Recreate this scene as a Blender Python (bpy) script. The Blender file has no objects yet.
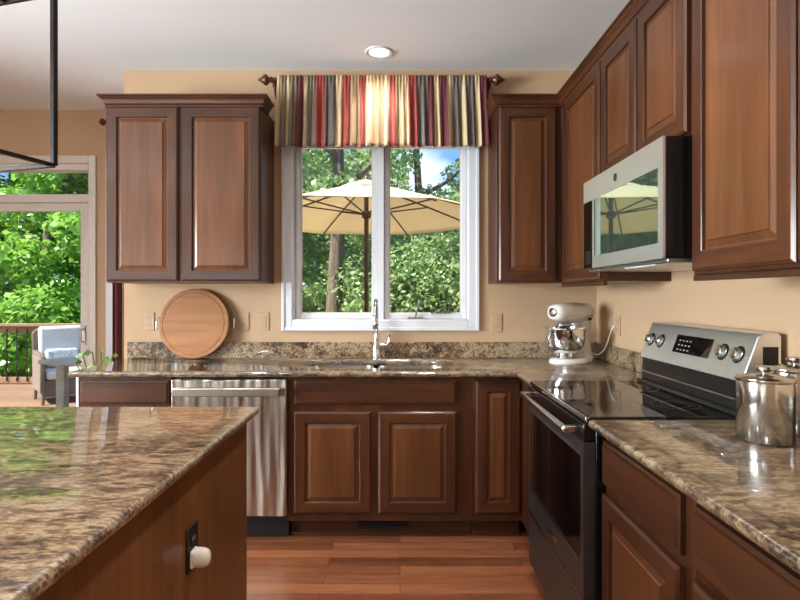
import bpy, bmesh, math, random
import numpy as np
from mathutils import Vector, Matrix
random.seed(7); np.random.seed(7)
PI = math.pi
SC = bpy.context.scene
COL = SC.collection
# ------------------------------------------------------------------ camera
F = 545.0
H = 1.32
cd = bpy.data.cameras.new('camera'); cam = bpy.data.objects.new('camera', cd); COL.objects.link(cam)
cam.location = (0, 0, H); cam.rotation_euler = (PI/2, 0, 0)
cd.sensor_width = 36; cd.lens = F/800*36; cd.shift_y = -5/800; cd.clip_start = .05; cd.clip_end = 300
SC.camera = cam
# ------------------------------------------------------------------ colour management
SC.view_settings.view_transform = 'Standard'; SC.view_settings.look = 'None'
SC.view_settings.exposure = 0.06; SC.view_settings.gamma = 1; SC.view_settings.use_curve_mapping = False

def srgb(r, g, b):
    f = lambda c: (c/255/12.92) if c/255 <= .04045 else ((c/255+.055)/1.055)**2.4
    return (f(r), f(g), f(b), 1)
# ------------------------------------------------------------------ world: blue sky with soft clouds
w = bpy.data.worlds.new('sky'); SC.world = w; w.use_nodes = True
nt = w.node_tree; nt.nodes.clear()
out = nt.nodes.new('ShaderNodeOutputWorld'); bg = nt.nodes.new('ShaderNodeBackground')
tc = nt.nodes.new('ShaderNodeTexCoord'); mp = nt.nodes.new('ShaderNodeMapping'); mp.inputs['Scale'].default_value = (1, 1, 2.2)
no = nt.nodes.new('ShaderNodeTexNoise'); no.inputs['Scale'].default_value = 3.2; no.inputs['Detail'].default_value = 6
cr = nt.nodes.new('ShaderNodeValToRGB')
cr.color_ramp.elements[0].position = .54; cr.color_ramp.elements[0].color = srgb(104, 146, 208)
cr.color_ramp.elements[1].position = .68; cr.color_ramp.elements[1].color = srgb(206, 212, 224)
nt.links.new(tc.outputs['Generated'], mp.inputs[0]); nt.links.new(mp.outputs[0], no.inputs['Vector'])
nt.links.new(no.outputs['Fac'], cr.inputs[0]); nt.links.new(cr.outputs[0], bg.inputs[0]); nt.links.new(bg.outputs[0], out.inputs[0])
bg.inputs[1].default_value = 2.0
# ------------------------------------------------------------------ sun and added fill lamps
def add_light(name, kind, loc, energy, color=(1, 1, 1), size=1, size_y=None, target=None, rot=None, spread=None, shape=None):
    ld = bpy.data.lights.new(name, kind); o = bpy.data.objects.new(name, ld); COL.objects.link(o)
    o.location = loc; ld.energy = energy; ld.color = color
    if kind == 'AREA':
        ld.shape = shape or ('RECTANGLE' if size_y else 'SQUARE'); ld.size = size
        if size_y: ld.size_y = size_y
        if spread: ld.spread = spread
    if target is not None:
        o.rotation_euler = (Vector(target)-Vector(loc)).to_track_quat('-Z', 'Y').to_euler()
    if rot: o.rotation_euler = rot
    return o
s = add_light('sun', 'SUN', (-6, -4, 12), 13, (1, .95, .86), target=(-6+.62, -4+.42, 11)); s.data.angle = math.radians(1.2)
# added fill lamps outside the unseen rear door and left window
add_light('fill_lamp_rear', 'AREA', (-3.3, -3.95, 1.25), 170, (.88, .94, 1), 2.3, 2.1, target=(-2.6, -1, 2.3))
add_light('fill_lamp_left', 'AREA', (-4.95, .4, 1.5), 620, (.9, .95, 1), 2.3, 1.5, target=(-2, .8, 2.3))
CAN_POWER = 12
CANS = [(-.125, 3.25), (.25, 1.75), (-1.25, 2.15), (-1.25, .5), (.25, .1), (-3.1, 2.6), (-3.1, .6), (-1.0, -1.6)]

# ------------------------------------------------------------------ mesh helpers
ABS = {}
class MB:
    def __init__(s): s.v = []; s.f = []; s.m = []; s.uv = None
    def add(s, vs, fs, mi=0):
        n = len(s.v); s.v += [tuple(p) for p in vs]
        for f in fs: s.f.append(tuple(i+n for i in f)); s.m.append(mi)
        return s
    def box(s, x0, x1, y0, y1, z0, z1, mi=0):
        if x0 > x1: x0, x1 = x1, x0
        if y0 > y1: y0, y1 = y1, y0
        if z0 > z1: z0, z1 = z1, z0
        vs = [(x, y, z) for z in (z0, z1) for y in (y0, y1) for x in (x0, x1)]
        return s.add(vs, [(0, 2, 3, 1), (4, 5, 7, 6), (0, 1, 5, 4), (2, 6, 7, 3), (0, 4, 6, 2), (1, 3, 7, 5)], mi)
    def rings(s, rings, cap0=True, cap1=True, mi=0, closed=True):
        n = len(rings[0]); vs = [p for r in rings for p in r]; fs = []
        for i in range(len(rings)-1):
            for j in range(n if closed else n-1):
                a = i*n+j; b = i*n+(j+1) % n
                fs.append((a, b, b+n, a+n))
        if cap0: fs.append(tuple(range(n-1, -1, -1)))
        if cap1: fs.append(tuple(range((len(rings)-1)*n, len(rings)*n)))
        return s.add(vs, fs, mi)
    def lathe(s, prof, c=(0, 0, 0), seg=32, axis=(0, 0, 1), caps=True, mi=0):
        q = Vector((0, 0, 1)).rotation_difference(Vector(axis).normalized()); c = Vector(c)
        R = []
        for r, h in prof:
            r = max(r, 1e-4)
            R.append([tuple(c+q @ Vector((r*math.cos(2*PI*k/seg), r*math.sin(2*PI*k/seg), h))) for k in range(seg)])
        return s.rings(R, caps, caps, mi)
    def tube(s, pts, r, seg=10, mi=0, caps=True, closed=False):
        pts = [Vector(p) for p in pts]; n = len(pts); R = []
        rr = r if isinstance(r, (list, tuple)) else [r]*n
        t0 = (pts[1]-pts[0]).normalized()
        up = Vector((0, 0, 1)) if abs(t0.z) < .9 else Vector((1, 0, 0))
        nrm = t0.cross(up).normalized()
        for i, p in enumerate(pts):
            if closed: t = (pts[(i+1) % n]-pts[i-1])
            else: t = (pts[min(i+1, n-1)]-pts[max(i-1, 0)])
            t.normalize(); nrm = (nrm-t*nrm.dot(t)).normalized(); b = t.cross(nrm)
            R.append([tuple(p+(nrm*math.cos(2*PI*k/seg)+b*math.sin(2*PI*k/seg))*rr[i]) for k in range(seg)])
        if closed: R.append(R[0]); caps = False
        return s.rings(R, caps, caps, mi)
    def bar(s, p0, p1, wx, wy, mi=0, up=(0, 0, 1)):
        p0 = Vector(p0); p1 = Vector(p1); t = (p1-p0).normalized(); up = Vector(up)
        if abs(t.dot(up)) > .95: up = Vector((0, 1, 0))
        a = t.cross(up).normalized(); b = a.cross(t).normalized()
        sq = [(-1, -1), (1, -1), (1, 1), (-1, 1)]
        return s.rings([[tuple(p+a*i*wx/2+b*j*wy/2) for i, j in sq] for p in (p0, p1)], mi=mi)
    def prism(s, poly, fn, h0, h1, mi=0):
        return s.rings([[fn(a, b, h0) for a, b in poly], [fn(a, b, h1) for a, b in poly]], mi=mi)
    def build(s, name, mat, parent=None, bevel=0, smooth=35, seg=2, sub=0):
        off = ABS.get(parent.name, Vector((0, 0, 0))) if parent else Vector((0, 0, 0))
        me = bpy.data.meshes.new(name)
        me.from_pydata([tuple(Vector(p)-off) for p in s.v], [], s.f)
        bm = bmesh.new(); bm.from_mesh(me)
        if s.uv is None: bmesh.ops.recalc_face_normals(bm, faces=bm.faces)
        bm.to_mesh(me); bm.free()
        mats = mat if isinstance(mat, (list, tuple)) else [mat]
        for m in mats: me.materials.append(m)
        for p, mi in zip(me.polygons, s.m): p.material_index = mi
        if s.uv is not None:
            ul = me.uv_layers.new(name='UVMap')
            for l in me.loops: ul.data[l.index].uv = s.uv[l.vertex_index]
        if smooth:
            me.polygons.foreach_set('use_smooth', [True]*len(me.polygons))
            me.set_sharp_from_angle(angle=math.radians(smooth))
        o = bpy.data.objects.new(name, me); COL.objects.link(o)
        if parent: o.parent = parent
        ABS[o.name] = off
        if bevel:
            b = o.modifiers.new('bevel', 'BEVEL'); b.width = bevel; b.segments = seg; b.limit_method = 'ANGLE'; b.angle_limit = math.radians(40)
            b.harden_normals = False
        if sub:
            b = o.modifiers.new('sub', 'SUBSURF'); b.levels = sub; b.render_levels = sub
        return o
def tag(o, label=None, cat=None, group=None, kind=None):
    if label: o['label'] = label
    if cat: o['category'] = cat
    if group: o['group'] = group
    if kind: o['kind'] = kind
    return o
def thing(name, label, cat, loc=(0, 0, 0), group=None, local=False, kind=None):
    o = bpy.data.objects.new(name, None); COL.objects.link(o); o.location = loc; o.empty_display_size = .1
    ABS[o.name] = Vector((0, 0, 0)) if local else Vector(loc)
    return tag(o, label, cat, group, kind)
def copy_tree(o, parent=None):
    c = o.copy(); COL.objects.link(c)
    if parent: c.parent = parent
    for ch in list(o.children): copy_tree(ch, c)
    return c

# ------------------------------------------------------------------ materials
def newmat(name):
    m = bpy.data.materials.new(name); m.use_nodes = True
    return m, m.node_tree, m.node_tree.nodes['Principled BSDF']
def N(nt, t, **kw):
    n = nt.nodes.new(t)
    for k, v in kw.items():
        if k in n.inputs: n.inputs[k].default_value = v
        else: setattr(n, k, v)
    return n
def ramp(nt, stops, interp='LINEAR'):
    r = nt.nodes.new('ShaderNodeValToRGB'); e = r.color_ramp; e.interpolation = interp
    e.elements[0].position = stops[0][0]; e.elements[0].color = stops[0][1]
    e.elements[1].position = stops[-1][0]; e.elements[1].color = stops[-1][1]
    for p, c in stops[1:-1]:
        q = e.elements.new(p); q.color = c
    return r
def coords(nt, scale=(1, 1, 1), rot=(0, 0, 0), rnd=0):
    tc = nt.nodes.new('ShaderNodeTexCoord'); mp = nt.nodes.new('ShaderNodeMapping')
    mp.inputs['Scale'].default_value = scale; mp.inputs['Rotation'].default_value = rot
    nt.links.new(tc.outputs['Object'], mp.inputs[0])
    if rnd:
        oi = nt.nodes.new('ShaderNodeObjectInfo'); cb = nt.nodes.new('ShaderNodeCombineXYZ'); mu = N(nt, 'ShaderNodeMath', operation='MULTIPLY'); mu.inputs[1].default_value = rnd
        nt.links.new(oi.outputs['Random'], mu.inputs[0])
        for k in range(3): nt.links.new(mu.outputs[0], cb.inputs[k])
        nt.links.new(cb.outputs[0], mp.inputs['Location'])
    return mp.outputs[0]
def bump(nt, bs, src, strength, dist=.01):
    b = N(nt, 'ShaderNodeBump'); b.inputs['Strength'].default_value = strength; b.inputs['Distance'].default_value = dist
    nt.links.new(src, b.inputs['Height']); nt.links.new(b.outputs[0], bs.inputs['Normal']); return b
def plain(name, col, rough=.5, metal=0, **kw):
    m, nt, b = newmat(name); b.inputs['Roughness'].default_value = rough; b.inputs['Metallic'].default_value = metal
    v = coords(nt); n = N(nt, 'ShaderNodeTexNoise', Scale=kw.pop('nscale', 14.0), Detail=3.0); nt.links.new(v, n.inputs['Vector'])
    k = kw.pop('var', .06)
    c = Vector(col[:3]); r = ramp(nt, [(.3, (*(c*(1-k)), 1)), (.7, (*(c*(1+k)), 1))])
    nt.links.new(n.outputs['Fac'], r.inputs[0]); nt.links.new(r.outputs[0], b.inputs['Base Color'])
    bp = kw.pop('bump', 0)
    if bp: bump(nt, b, n.outputs['Fac'], bp)
    for k2, v2 in kw.items(): b.inputs[k2.replace('_', ' ')].default_value = v2
    return m
def wood(name, axis, dark, mid, light, rough=.45, coat=.45, grain=1.0, gain=1.0):
    m, nt, b = newmat(name)
    sc = [26, 26, 26]; sc[axis] = 1.5
    v = coords(nt, sc, rnd=37)
    n1 = N(nt, 'ShaderNodeTexNoise', Scale=1.0*grain, Detail=5.0, Roughness=.6, Distortion=.6); nt.links.new(v, n1.inputs['Vector'])
    sc2 = [150, 150, 150]; sc2[axis] = 5
    v2 = coords(nt, sc2, rnd=11); n2 = N(nt, 'ShaderNodeTexNoise', Scale=1.0, Detail=3.0); nt.links.new(v2, n2.inputs['Vector'])
    sc3 = [9, 9, 9]; sc3[axis] = .9
    v3 = coords(nt, sc3, rnd=23); n3 = N(nt, 'ShaderNodeTexNoise', Scale=1.0, Detail=2.0); nt.links.new(v3, n3.inputs['Vector'])
    a = N(nt, 'ShaderNodeMix', data_type='FLOAT'); a.inputs[0].default_value = .35
    nt.links.new(n1.outputs['Fac'], a.inputs[2]); nt.links.new(n2.outputs['Fac'], a.inputs[3])
    a2 = N(nt, 'ShaderNodeMix', data_type='FLOAT'); a2.inputs[0].default_value = .45
    nt.links.new(a.outputs[0], a2.inputs[2]); nt.links.new(n3.outputs['Fac'], a2.inputs[3])
    r = ramp(nt, [(q, (*[k*gain for k in c[:3]], 1)) for q, c in ((.33, dark), (.5, mid), (.66, light))])
    nt.links.new(a2.outputs[0], r.inputs[0]); nt.links.new(r.outputs[0], b.inputs['Base Color'])
    b.inputs['Roughness'].default_value = rough; b.inputs['Coat Weight'].default_value = coat; b.inputs['Coat Roughness'].default_value = .18; b.inputs['Coat IOR'].default_value = 1.5; b.inputs['Specular IOR Level'].default_value = .25
    bump(nt, b, n2.outputs['Fac'], .05, .002)
    return m
WD = (srgb(50, 25, 12), srgb(72, 38, 18), srgb(96, 54, 27)); WP = (srgb(78, 44, 22), srgb(101, 59, 31), srgb(122, 75, 41))
wood_v = wood('cherry_wood_upright', 2, *WD, gain=.82); wood_x = wood('cherry_wood_along_x', 0, *WD, gain=.82); wood_y = wood('cherry_wood_along_y', 1, *WD, gain=.82); wood_p = wood('cherry_wood_panel', 2, *WP, gain=.82)
panel_is = wood('island_veneer', 2, srgb(92, 56, 28), srgb(116, 73, 39), srgb(134, 88, 50), rough=.4, coat=.15, gain=.78)
def granite(name, stretch=(1, 1, 1), rot=(0, 0, 0), ior=1.75, gain=1.0):
    m, nt, b = newmat(name)
    v = coords(nt, stretch, rot)
    wv = N(nt, 'ShaderNodeTexNoise', Scale=2.5, Detail=2.0); nt.links.new(v, wv.inputs['Vector'])
    n1 = N(nt, 'ShaderNodeTexNoise', Scale=21.0, Detail=7.0, Roughness=.62, Distortion=.7); nt.links.new(v, n1.inputs['Vector'])
    n2 = N(nt, 'ShaderNodeTexNoise', Scale=80.0, Detail=4.0, Roughness=.65); nt.links.new(v, n2.inputs['Vector'])
    a = N(nt, 'ShaderNodeMix', data_type='FLOAT'); a.inputs[0].default_value = .48
    nt.links.new(n1.outputs['Fac'], a.inputs[2]); nt.links.new(n2.outputs['Fac'], a.inputs[3])
    a2 = N(nt, 'ShaderNodeMix', data_type='FLOAT'); a2.inputs[0].default_value = .2
    nt.links.new(a.outputs[0], a2.inputs[2]); nt.links.new(wv.outputs['Fac'], a2.inputs[3])
    r = ramp(nt, [(.40, srgb(28, 24, 22)), (.45, srgb(66, 52, 41)), (.49, srgb(114, 91, 67)), (.53, srgb(148, 124, 94)), (.57, srgb(180, 160, 130)), (.63, srgb(108, 100, 90))])
    for e in r.color_ramp.elements: e.color = (*[min(1, c*gain) for c in e.color[:3]], 1)
    nt.links.new(a2.outputs[0], r.inputs[0]); nt.links.new(r.outputs[0], b.inputs['Base Color'])
    b.inputs['Roughness'].default_value = .3; b.inputs['Coat Weight'].default_value = 1; b.inputs['Coat Roughness'].default_value = .02; b.inputs['Coat IOR'].default_value = ior
    return m
gran = granite('brown_granite', (.75, 1.4, 1.5), (0, 0, .25), 1.75, .66)
gran_i = granite('island_granite', (.6, 1.5, 1.5), (0, 0, -.12), 1.75, .8)
gran_s = granite('splash_granite', (1.1, 1, 1), (0, .5, 0), 1.5, .9)
wall_m = plain('tan_wall_paint', srgb(187, 156, 124), .85, nscale=3, var=.015)
ceil_m = plain('ceiling_paint', srgb(234, 234, 236), .95, nscale=2, var=.01)
white_m = plain('white_trim_paint', srgb(212, 213, 217), .35, var=.01)
trim_d = plain('warm_grey_door_paint', srgb(212, 204, 194), .4, var=.01)
steel = plain('polished_steel', srgb(200, 198, 194), .16, 1, var=.02)
chrome = plain('chrome', srgb(222, 224, 228), .07, 1, var=.01)
sstl = plain('brushed_steel_soft', srgb(190, 190, 188), .3, 1, var=.02)
blackm = plain('black_enamel', srgb(14, 14, 15), .22, var=.1)
blackg = plain('black_glass', srgb(7, 7, 8), .03, var=.05)
oven_g = plain('oven_window_glass', srgb(5, 5, 6), .08, var=.05, Specular_IOR_Level=.2)
blackp = plain('black_plastic', srgb(20, 19, 19), .45, var=.1)
bronze = plain('dark_bronze', srgb(36, 28, 26), .35, .6, var=.1)
white_e = plain('white_enamel', srgb(226, 222, 214), .18, var=.01, Coat_Weight=.5)
cream_p = plain('cream_plate_plastic', srgb(182, 152, 120), .6, var=.01)
shadow_gap = plain('dark_recess', srgb(22, 16, 13), .8)
rod_wood = wood('rod_wood', 0, srgb(58, 26, 16), srgb(84, 38, 24), srgb(104, 52, 32))
def brushed(name, col=(178, 174, 168), wav=.0, r0=.16):
    m, nt, b = newmat(name); b.inputs['Metallic'].default_value = 1; b.inputs['Base Color'].default_value = srgb(*col)
    b.inputs['Roughness'].default_value = .2
    v = coords(nt, (1.5, 1.5, 500)); n = N(nt, 'ShaderNodeTexNoise', Scale=1.0, Detail=2.0); nt.links.new(v, n.inputs['Vector'])
    r = N(nt, 'ShaderNodeMapRange'); r.inputs[3].default_value = r0; r.inputs[4].default_value = r0+.14
    nt.links.new(n.outputs['Fac'], r.inputs[0]); nt.links.new(r.outputs[0], b.inputs['Roughness'])
    b1 = N(nt, 'ShaderNodeBump'); b1.inputs['Strength'].default_value = .25; b1.inputs['Distance'].default_value = .0006
    nt.links.new(n.outputs['Fac'], b1.inputs['Height'])
    if wav:
        v2 = coords(nt, (26, 26, 2.0)); n2 = N(nt, 'ShaderNodeTexNoise', Scale=1.0, Detail=0.0); nt.links.new(v2, n2.inputs['Vector'])
        b2 = N(nt, 'ShaderNodeBump'); b2.inputs['Strength'].default_value = 1; b2.inputs['Distance'].default_value = wav
        nt.links.new(n2.outputs['Fac'], b2.inputs['Height']); nt.links.new(b1.outputs[0], b2.inputs['Normal']); nt.links.new(b2.outputs[0], b.inputs['Normal'])
    else: nt.links.new(b1.outputs[0], b.inputs['Normal'])
    return m
brush = brushed('brushed_steel'); brush_w = brushed('wavy_brushed_steel', (206, 196, 182), .03)
bw = brush_w.node_tree; pb_ = bw.nodes['Principled BSDF']; tg = bw.nodes.new('ShaderNodeTangent'); tg.direction_type = 'RADIAL'; tg.axis = 'Z'; bw.links.new(tg.outputs[0], pb_.inputs['Tangent'])
pb_.inputs['Anisotropic'].default_value = .92
for l in list(bw.links):
    if l.to_socket == pb_.inputs['Roughness']: bw.links.remove(l)
pb_.inputs['Roughness'].default_value = .46
brush_l = brushed('light_brushed_steel', (236, 238, 238), 0, .34)
def glass(name, tint=(1, 1, 1, 1)):
    m = bpy.data.materials.new(name); m.use_nodes = True; nt = m.node_tree; nt.nodes.clear()
    o = nt.nodes.new('ShaderNodeOutputMaterial'); t = nt.nodes.new('ShaderNodeBsdfTransparent'); g = nt.nodes.new('ShaderNodeBsdfGlossy')
    t.inputs[0].default_value = tint; g.inputs['Roughness'].default_value = .01
    fr = nt.nodes.new('ShaderNodeFresnel'); fr.inputs[0].default_value = 1.3; mx = nt.nodes.new('ShaderNodeMixShader')
    nt.links.new(fr.outputs[0], mx.inputs[0]); nt.links.new(t.outputs[0], mx.inputs[1]); nt.links.new(g.outputs[0], mx.inputs[2]); nt.links.new(mx.outputs[0], o.inputs[0])
    return m
glass_m = glass('window_glass', (.97, .99, .98, 1))
def floor_mat():
    m, nt, b = newmat('oak_plank_floor')
    tc = nt.nodes.new('ShaderNodeTexCoord')
    br = nt.nodes.new('ShaderNodeTexBrick'); br.offset = .37; br.inputs['Scale'].default_value = 1
    br.inputs['Brick Width'].default_value = .95; br.inputs['Row Height'].default_value = .083; br.inputs['Mortar Size'].default_value = .0012
    br.inputs['Color1'].default_value = (0, 0, 0, 1); br.inputs['Color2'].default_value = (1, 1, 1, 1); br.inputs['Mortar'].default_value = (.5, .5, .5, 1)
    nt.links.new(tc.outputs['Object'], br.inputs['Vector'])
    v = coords(nt, (2.2, 34, 1))
    ad = N(nt, 'ShaderNodeVectorMath', operation='MULTIPLY_ADD'); ad.inputs[1].default_value = (13, 13, 13)
    nt.links.new(br.outputs['Color'], ad.inputs[0]); nt.links.new(v, ad.inputs[2])
    n = N(nt, 'ShaderNodeTexNoise', Scale=1.0, Detail=6.0, Roughness=.6, Distortion=1.2); nt.links.new(ad.outputs[0], n.inputs['Vector'])
    a = N(nt, 'ShaderNodeMix', data_type='FLOAT'); a.inputs[0].default_value = .33
    nt.links.new(n.outputs['Fac'], a.inputs[2]); nt.links.new(br.outputs['Color'], a.inputs[3])
    r = ramp(nt, [(.22, srgb(84, 46, 28)), (.45, srgb(122, 72, 46)), (.7, srgb(154, 98, 66))])
    nt.links.new(a.outputs[0], r.inputs[0])
    mx = N(nt, 'ShaderNodeMix', data_type='RGBA'); nt.links.new(br.outputs['Fac'], mx.inputs[0]); nt.links.new(r.outputs[0], mx.inputs[6]); mx.inputs[7].default_value = srgb(52, 26, 16)
    nt.links.new(mx.outputs[2], b.inputs['Base Color']); b.inputs['Roughness'].default_value = .3; b.inputs['Coat Weight'].default_value = .25; b.inputs['Coat Roughness'].default_value = .2
    bump(nt, b, n.outputs['Fac'], .06, .003)
    return m
floor_m = floor_mat()
def leafmat(name, cols, trans=.45):
    m = bpy.data.materials.new(name); m.use_nodes = True; nt = m.node_tree; nt.nodes.clear()
    o = nt.nodes.new('ShaderNodeOutputMaterial'); g = nt.nodes.new('ShaderNodeNewGeometry')
    r = ramp(nt, [(i/(len(cols)-1), c) for i, c in enumerate(cols)]); nt.links.new(g.outputs['Random Per Island'], r.inputs[0])
    d = nt.nodes.new('ShaderNodeBsdfDiffuse'); t = nt.nodes.new('ShaderNodeBsdfTranslucent'); mx = nt.nodes.new('ShaderNodeMixShader'); mx.inputs[0].default_value = trans
    gl = nt.nodes.new('ShaderNodeBsdfGlossy'); gl.inputs['Roughness'].default_value = .4; m2 = nt.nodes.new('ShaderNodeMixShader'); m2.inputs[0].default_value = .05
    nt.links.new(r.outputs[0], d.inputs[0]); nt.links.new(r.outputs[0], t.inputs[0]); nt.links.new(d.outputs[0], mx.inputs[1]); nt.links.new(t.outputs[0], mx.inputs[2])
    nt.links.new(mx.outputs[0], m2.inputs[1]); nt.links.new(gl.outputs[0], m2.inputs[2]); nt.links.new(m2.outputs[0], o.inputs[0])
    return m
leaf_bright = leafmat('bright_leaves', [srgb(100, 148, 60), srgb(136, 184, 74), srgb(170, 212, 98), srgb(116, 164, 80)], .5)
leaf_grey = leafmat('grey_green_leaves', [srgb(112, 142, 84), srgb(144, 170, 104), srgb(176, 196, 130), srgb(128, 156, 110)], .5)
bark = wood('bark', 2, srgb(70, 58, 48), srgb(104, 90, 76), srgb(136, 120, 102), rough=.9, coat=0)

# ------------------------------------------------------------------ structure
CZ = 2.77; YW = 3.52; XR = 1.27; YF = 4.27; XL = -4.6; YB = -3.6
def struct(name, mb, mat, parent=None, **kw):
    o = mb.build(name, mat, parent, **kw)
    if not parent: o['kind'] = 'structure'
    return o
struct('floor', MB().box(XL-.15, XR+.15, YB-.15, YF+.14, -.1, 0), floor_m, smooth=0)
struct('ceiling', MB().box(XL-.9, XR+.3, YB-1.6, YW+.2, CZ, CZ+.12).box(XL-.9, -1.55, YW+.2, YF+.3, CZ, CZ+.12), ceil_m, smooth=0)  # unseen rear overhang added to keep sun out of the rear opening
WX0, WX1, WZ0, WZ1 = -.70, .448, 1.15, 2.34
mb = MB().box(-1.783, WX0, YW, YW+.16, 0, CZ).box(WX1, XR+.15, YW, YW+.16, 0, CZ).box(WX0, WX1, YW, YW+.16, 0, WZ0).box(WX0, WX1, YW, YW+.16, WZ1, CZ)
struct('wall_back', mb, wall_m, smooth=0)
struct('wall_return', MB().box(-1.783, -1.63, YW+.16, YF, 0, CZ), wall_m, smooth=0)
struct('wall_right', MB().box(XR, XR+.15, YB, YW, 0, CZ), wall_m, smooth=0)
DX0, DX1, DZ = -4.3, -2.42, 2.36
NX0, NX1 = -2.235, -1.87
mb = MB().box(XL, DX0, YF, YF+.14, 0, CZ).box(DX0, DX1, YF, YF+.14, DZ, CZ).box(DX1, NX0, YF, YF+.14, 0, CZ)
mb.box(NX0, NX1, YF, YF+.14, 0, .5).box(NX0, NX1, YF, YF+.14, DZ, CZ).box(NX1, -1.63, YF, YF+.14, 0, CZ)
struct('wall_far', mb, wall_m, smooth=0)
mb = MB().box(XL-.15, XL, YB, -.9, 0, CZ).box(XL-.15, XL, 1.7, YF, 0, CZ).box(XL-.15, XL, -.9, 1.7, 0, .8).box(XL-.15, XL, -.9, 1.7, 2.3, CZ)
struct('wall_left', mb, wall_m, smooth=0)
mb = MB().box(XL-.15, -4.5, YB-.15, YB, 0, CZ).box(-2.1, XR+.15, YB-.15, YB, 0, CZ).box(-4.5, -2.1, YB-.15, YB, 2.35, CZ)
struct('wall_rear', mb, wall_m, smooth=0)
struct('baseboard_far', MB().box(DX1+.06, NX0-.07, YF-.018, YF-.001, 0.001, .13), white_m, bevel=.003)
struct('baseboard_left', MB().box(XL+.001, XL+.018, YB+.02, YF-.02, 0.001, .13), white_m, bevel=.003)
# unseen rear door with strip blinds and left window, added for fill light
wr = thing('added_rear_door', 'added unseen glazed rear door with strip blinds, admitting fill light', 'door', (-3.3, YB, 0), kind='structure')
mb = MB()
for x in (-4.5, -3.33, -2.16): mb.box(x, x+.06, YB-.12, YB-.05, 0, 2.35)
mb.box(-4.5, -2.1, YB-.12, YB-.05, 0, .08).box(-4.5, -2.1, YB-.12, YB-.05, 2.28, 2.35)
mb.build('door_frame', white_m, wr)
MB().box(-4.45, -2.15, YB-.09, YB-.085, .08, 2.28).build('pane', glass_m, wr)
mb = MB()
for k in range(26):
    x = -4.44+k*.09; a = .9
    mb.bar((x, YB-.02, .06), (x, YB-.02, 2.3), .07, .003, up=(math.cos(a), math.sin(a), 0))
mb.build('strip_blind', plain('blind_fabric', srgb(240, 236, 226), .7), wr)
wl = thing('added_left_window', 'added unseen window in the left wall, admitting fill light', 'window', (XL, .4, .8), kind='structure')
mb = MB().box(XL-.12, XL-.05, -.9, 1.7, .8, .87).box(XL-.12, XL-.05, -.9, 1.7, 2.23, 2.3)
for y in (-.9, .37, 1.64): mb.box(XL-.12, XL-.05, y, y+.06, .8, 2.3)
mb.build('window_frame', white_m, wl); MB().box(XL-.09, XL-.085, -.85, 1.65, .86, 2.24).build('pane', glass_m, wl)

# ---- kitchen window
W1 = thing('window_1', 'white double casement window above the sink', 'window', (-.126, YW, WZ0), kind='structure')
def frame_rect(mb, x0, x1, z0, z1, y0, y1, w, wb=None):
    wb = wb or w
    mb.box(x0, x0+w, y0, y1, z0, z1).box(x1-w, x1, y0, y1, z0, z1).box(x0+w, x1-w, y0, y1, z1-w, z1).box(x0+w, x1-w, y0, y1, z0, z0+wb)
mb = MB(); CX0, CX1, CZ0, CZ1 = -.758, .506, 1.094, 2.41
frame_rect(mb, CX0, CX1, CZ0, CZ1, YW-.02, YW-.001, .066)
mb.build('casing', white_m, W1, bevel=.005)
mb = MB(); frame_rect(mb, CX0-.004, CX1+.004, CZ0-.004, CZ1+.004, YW-.028, YW-.0195, .022); mb.build('casing_edge', white_m, W1, bevel=.004)
mb = MB(); frame_rect(mb, WX0, WX1, WZ0, WZ1, YW-.004, YW+.15, .012); mb.box(-.147, -.105, YW+.02, YW+.13, WZ0+.012, WZ1-.012); mb.build('jamb', white_m, W1, bevel=.002)
for (a, b, nm) in ((WX0+.012, -.147, 0), (-.105, WX1-.012, 1)):
    mb = MB(); frame_rect(mb, a+.001, b-.001, WZ0+.013, WZ1-.013, YW+.055, YW+.105, .033, .036)
    sash = mb.build('sash', white_m, W1, bevel=.004)
    mb = MB(); frame_rect(mb, a+.033, b-.033, WZ0+.048, WZ1-.045, YW+.068, YW+.095, .008); mb.build('glazing_bead', trim_d, sash)
    MB().box(a+.036, b-.036, YW+.082, YW+.086, WZ0+.05, WZ1-.048).build('pane', glass_m, sash)
mb = MB().box(.05, .15, YW+.028, YW+.054, WZ0+.014, WZ0+.026)
mb.tube([(.10, YW+.03, WZ0+.026), (.105, YW+.02, WZ0+.05), (.125, YW+.012, WZ0+.13)], .006).lathe([(.009, -.01), (.011, 0), (.009, .012)], (.126, YW+.012, WZ0+.13), 12)
mb.build('crank', plain('crank_metal', srgb(150, 146, 140), .4, .5), W1)
MB().box(.2, .34, YW+.04, YW+.054, WZ0+.05, WZ0+.056).build('sash_lock', plain('lock_dark', srgb(90, 88, 84), .4, .4), W1)

# ---- patio door with transom
D1 = thing('door_1', 'white patio sliding door with glass transom in far wall', 'door', (DX1, YF, 0), kind='structure')
mb = MB()
mb.box(DX1-.012, DX1+.045, YF-.02, YF-.001, 0, DZ+.05).box(DX0-.05, DX1-.012, YF-.02, YF-.001, DZ-.012, DZ+.05)
mb.build('casing', trim_d, D1, bevel=.004)
mb = MB().box(DX1-.012, DX1, YF-.001, YF+.12, 0, DZ).box(DX0, DX0+.03, YF-.001, YF+.12, 0, DZ).box(DX0+.03, DX1-.012, YF, YF+.12, 2.30, DZ)
mb.box(DX0+.03, DX1-.012, YF, YF+.12, 2.045, 2.11); mb.box(DX0+.03, DX1-.012, YF, YF+.12, 0, .03); mb.box(DX1-.03, DX1-.012, YF, YF+.12, .03, 2.045)
mb.build('frame', trim_d, D1, bevel=.003)
mb = MB(); frame_rect(mb, DX1-.03-.98, DX1-.031, .031, 2.044, YF+.02, YF+.06, .065, .09); p1 = mb.build('sliding_panel', trim_d, D1, bevel=.004)
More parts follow.
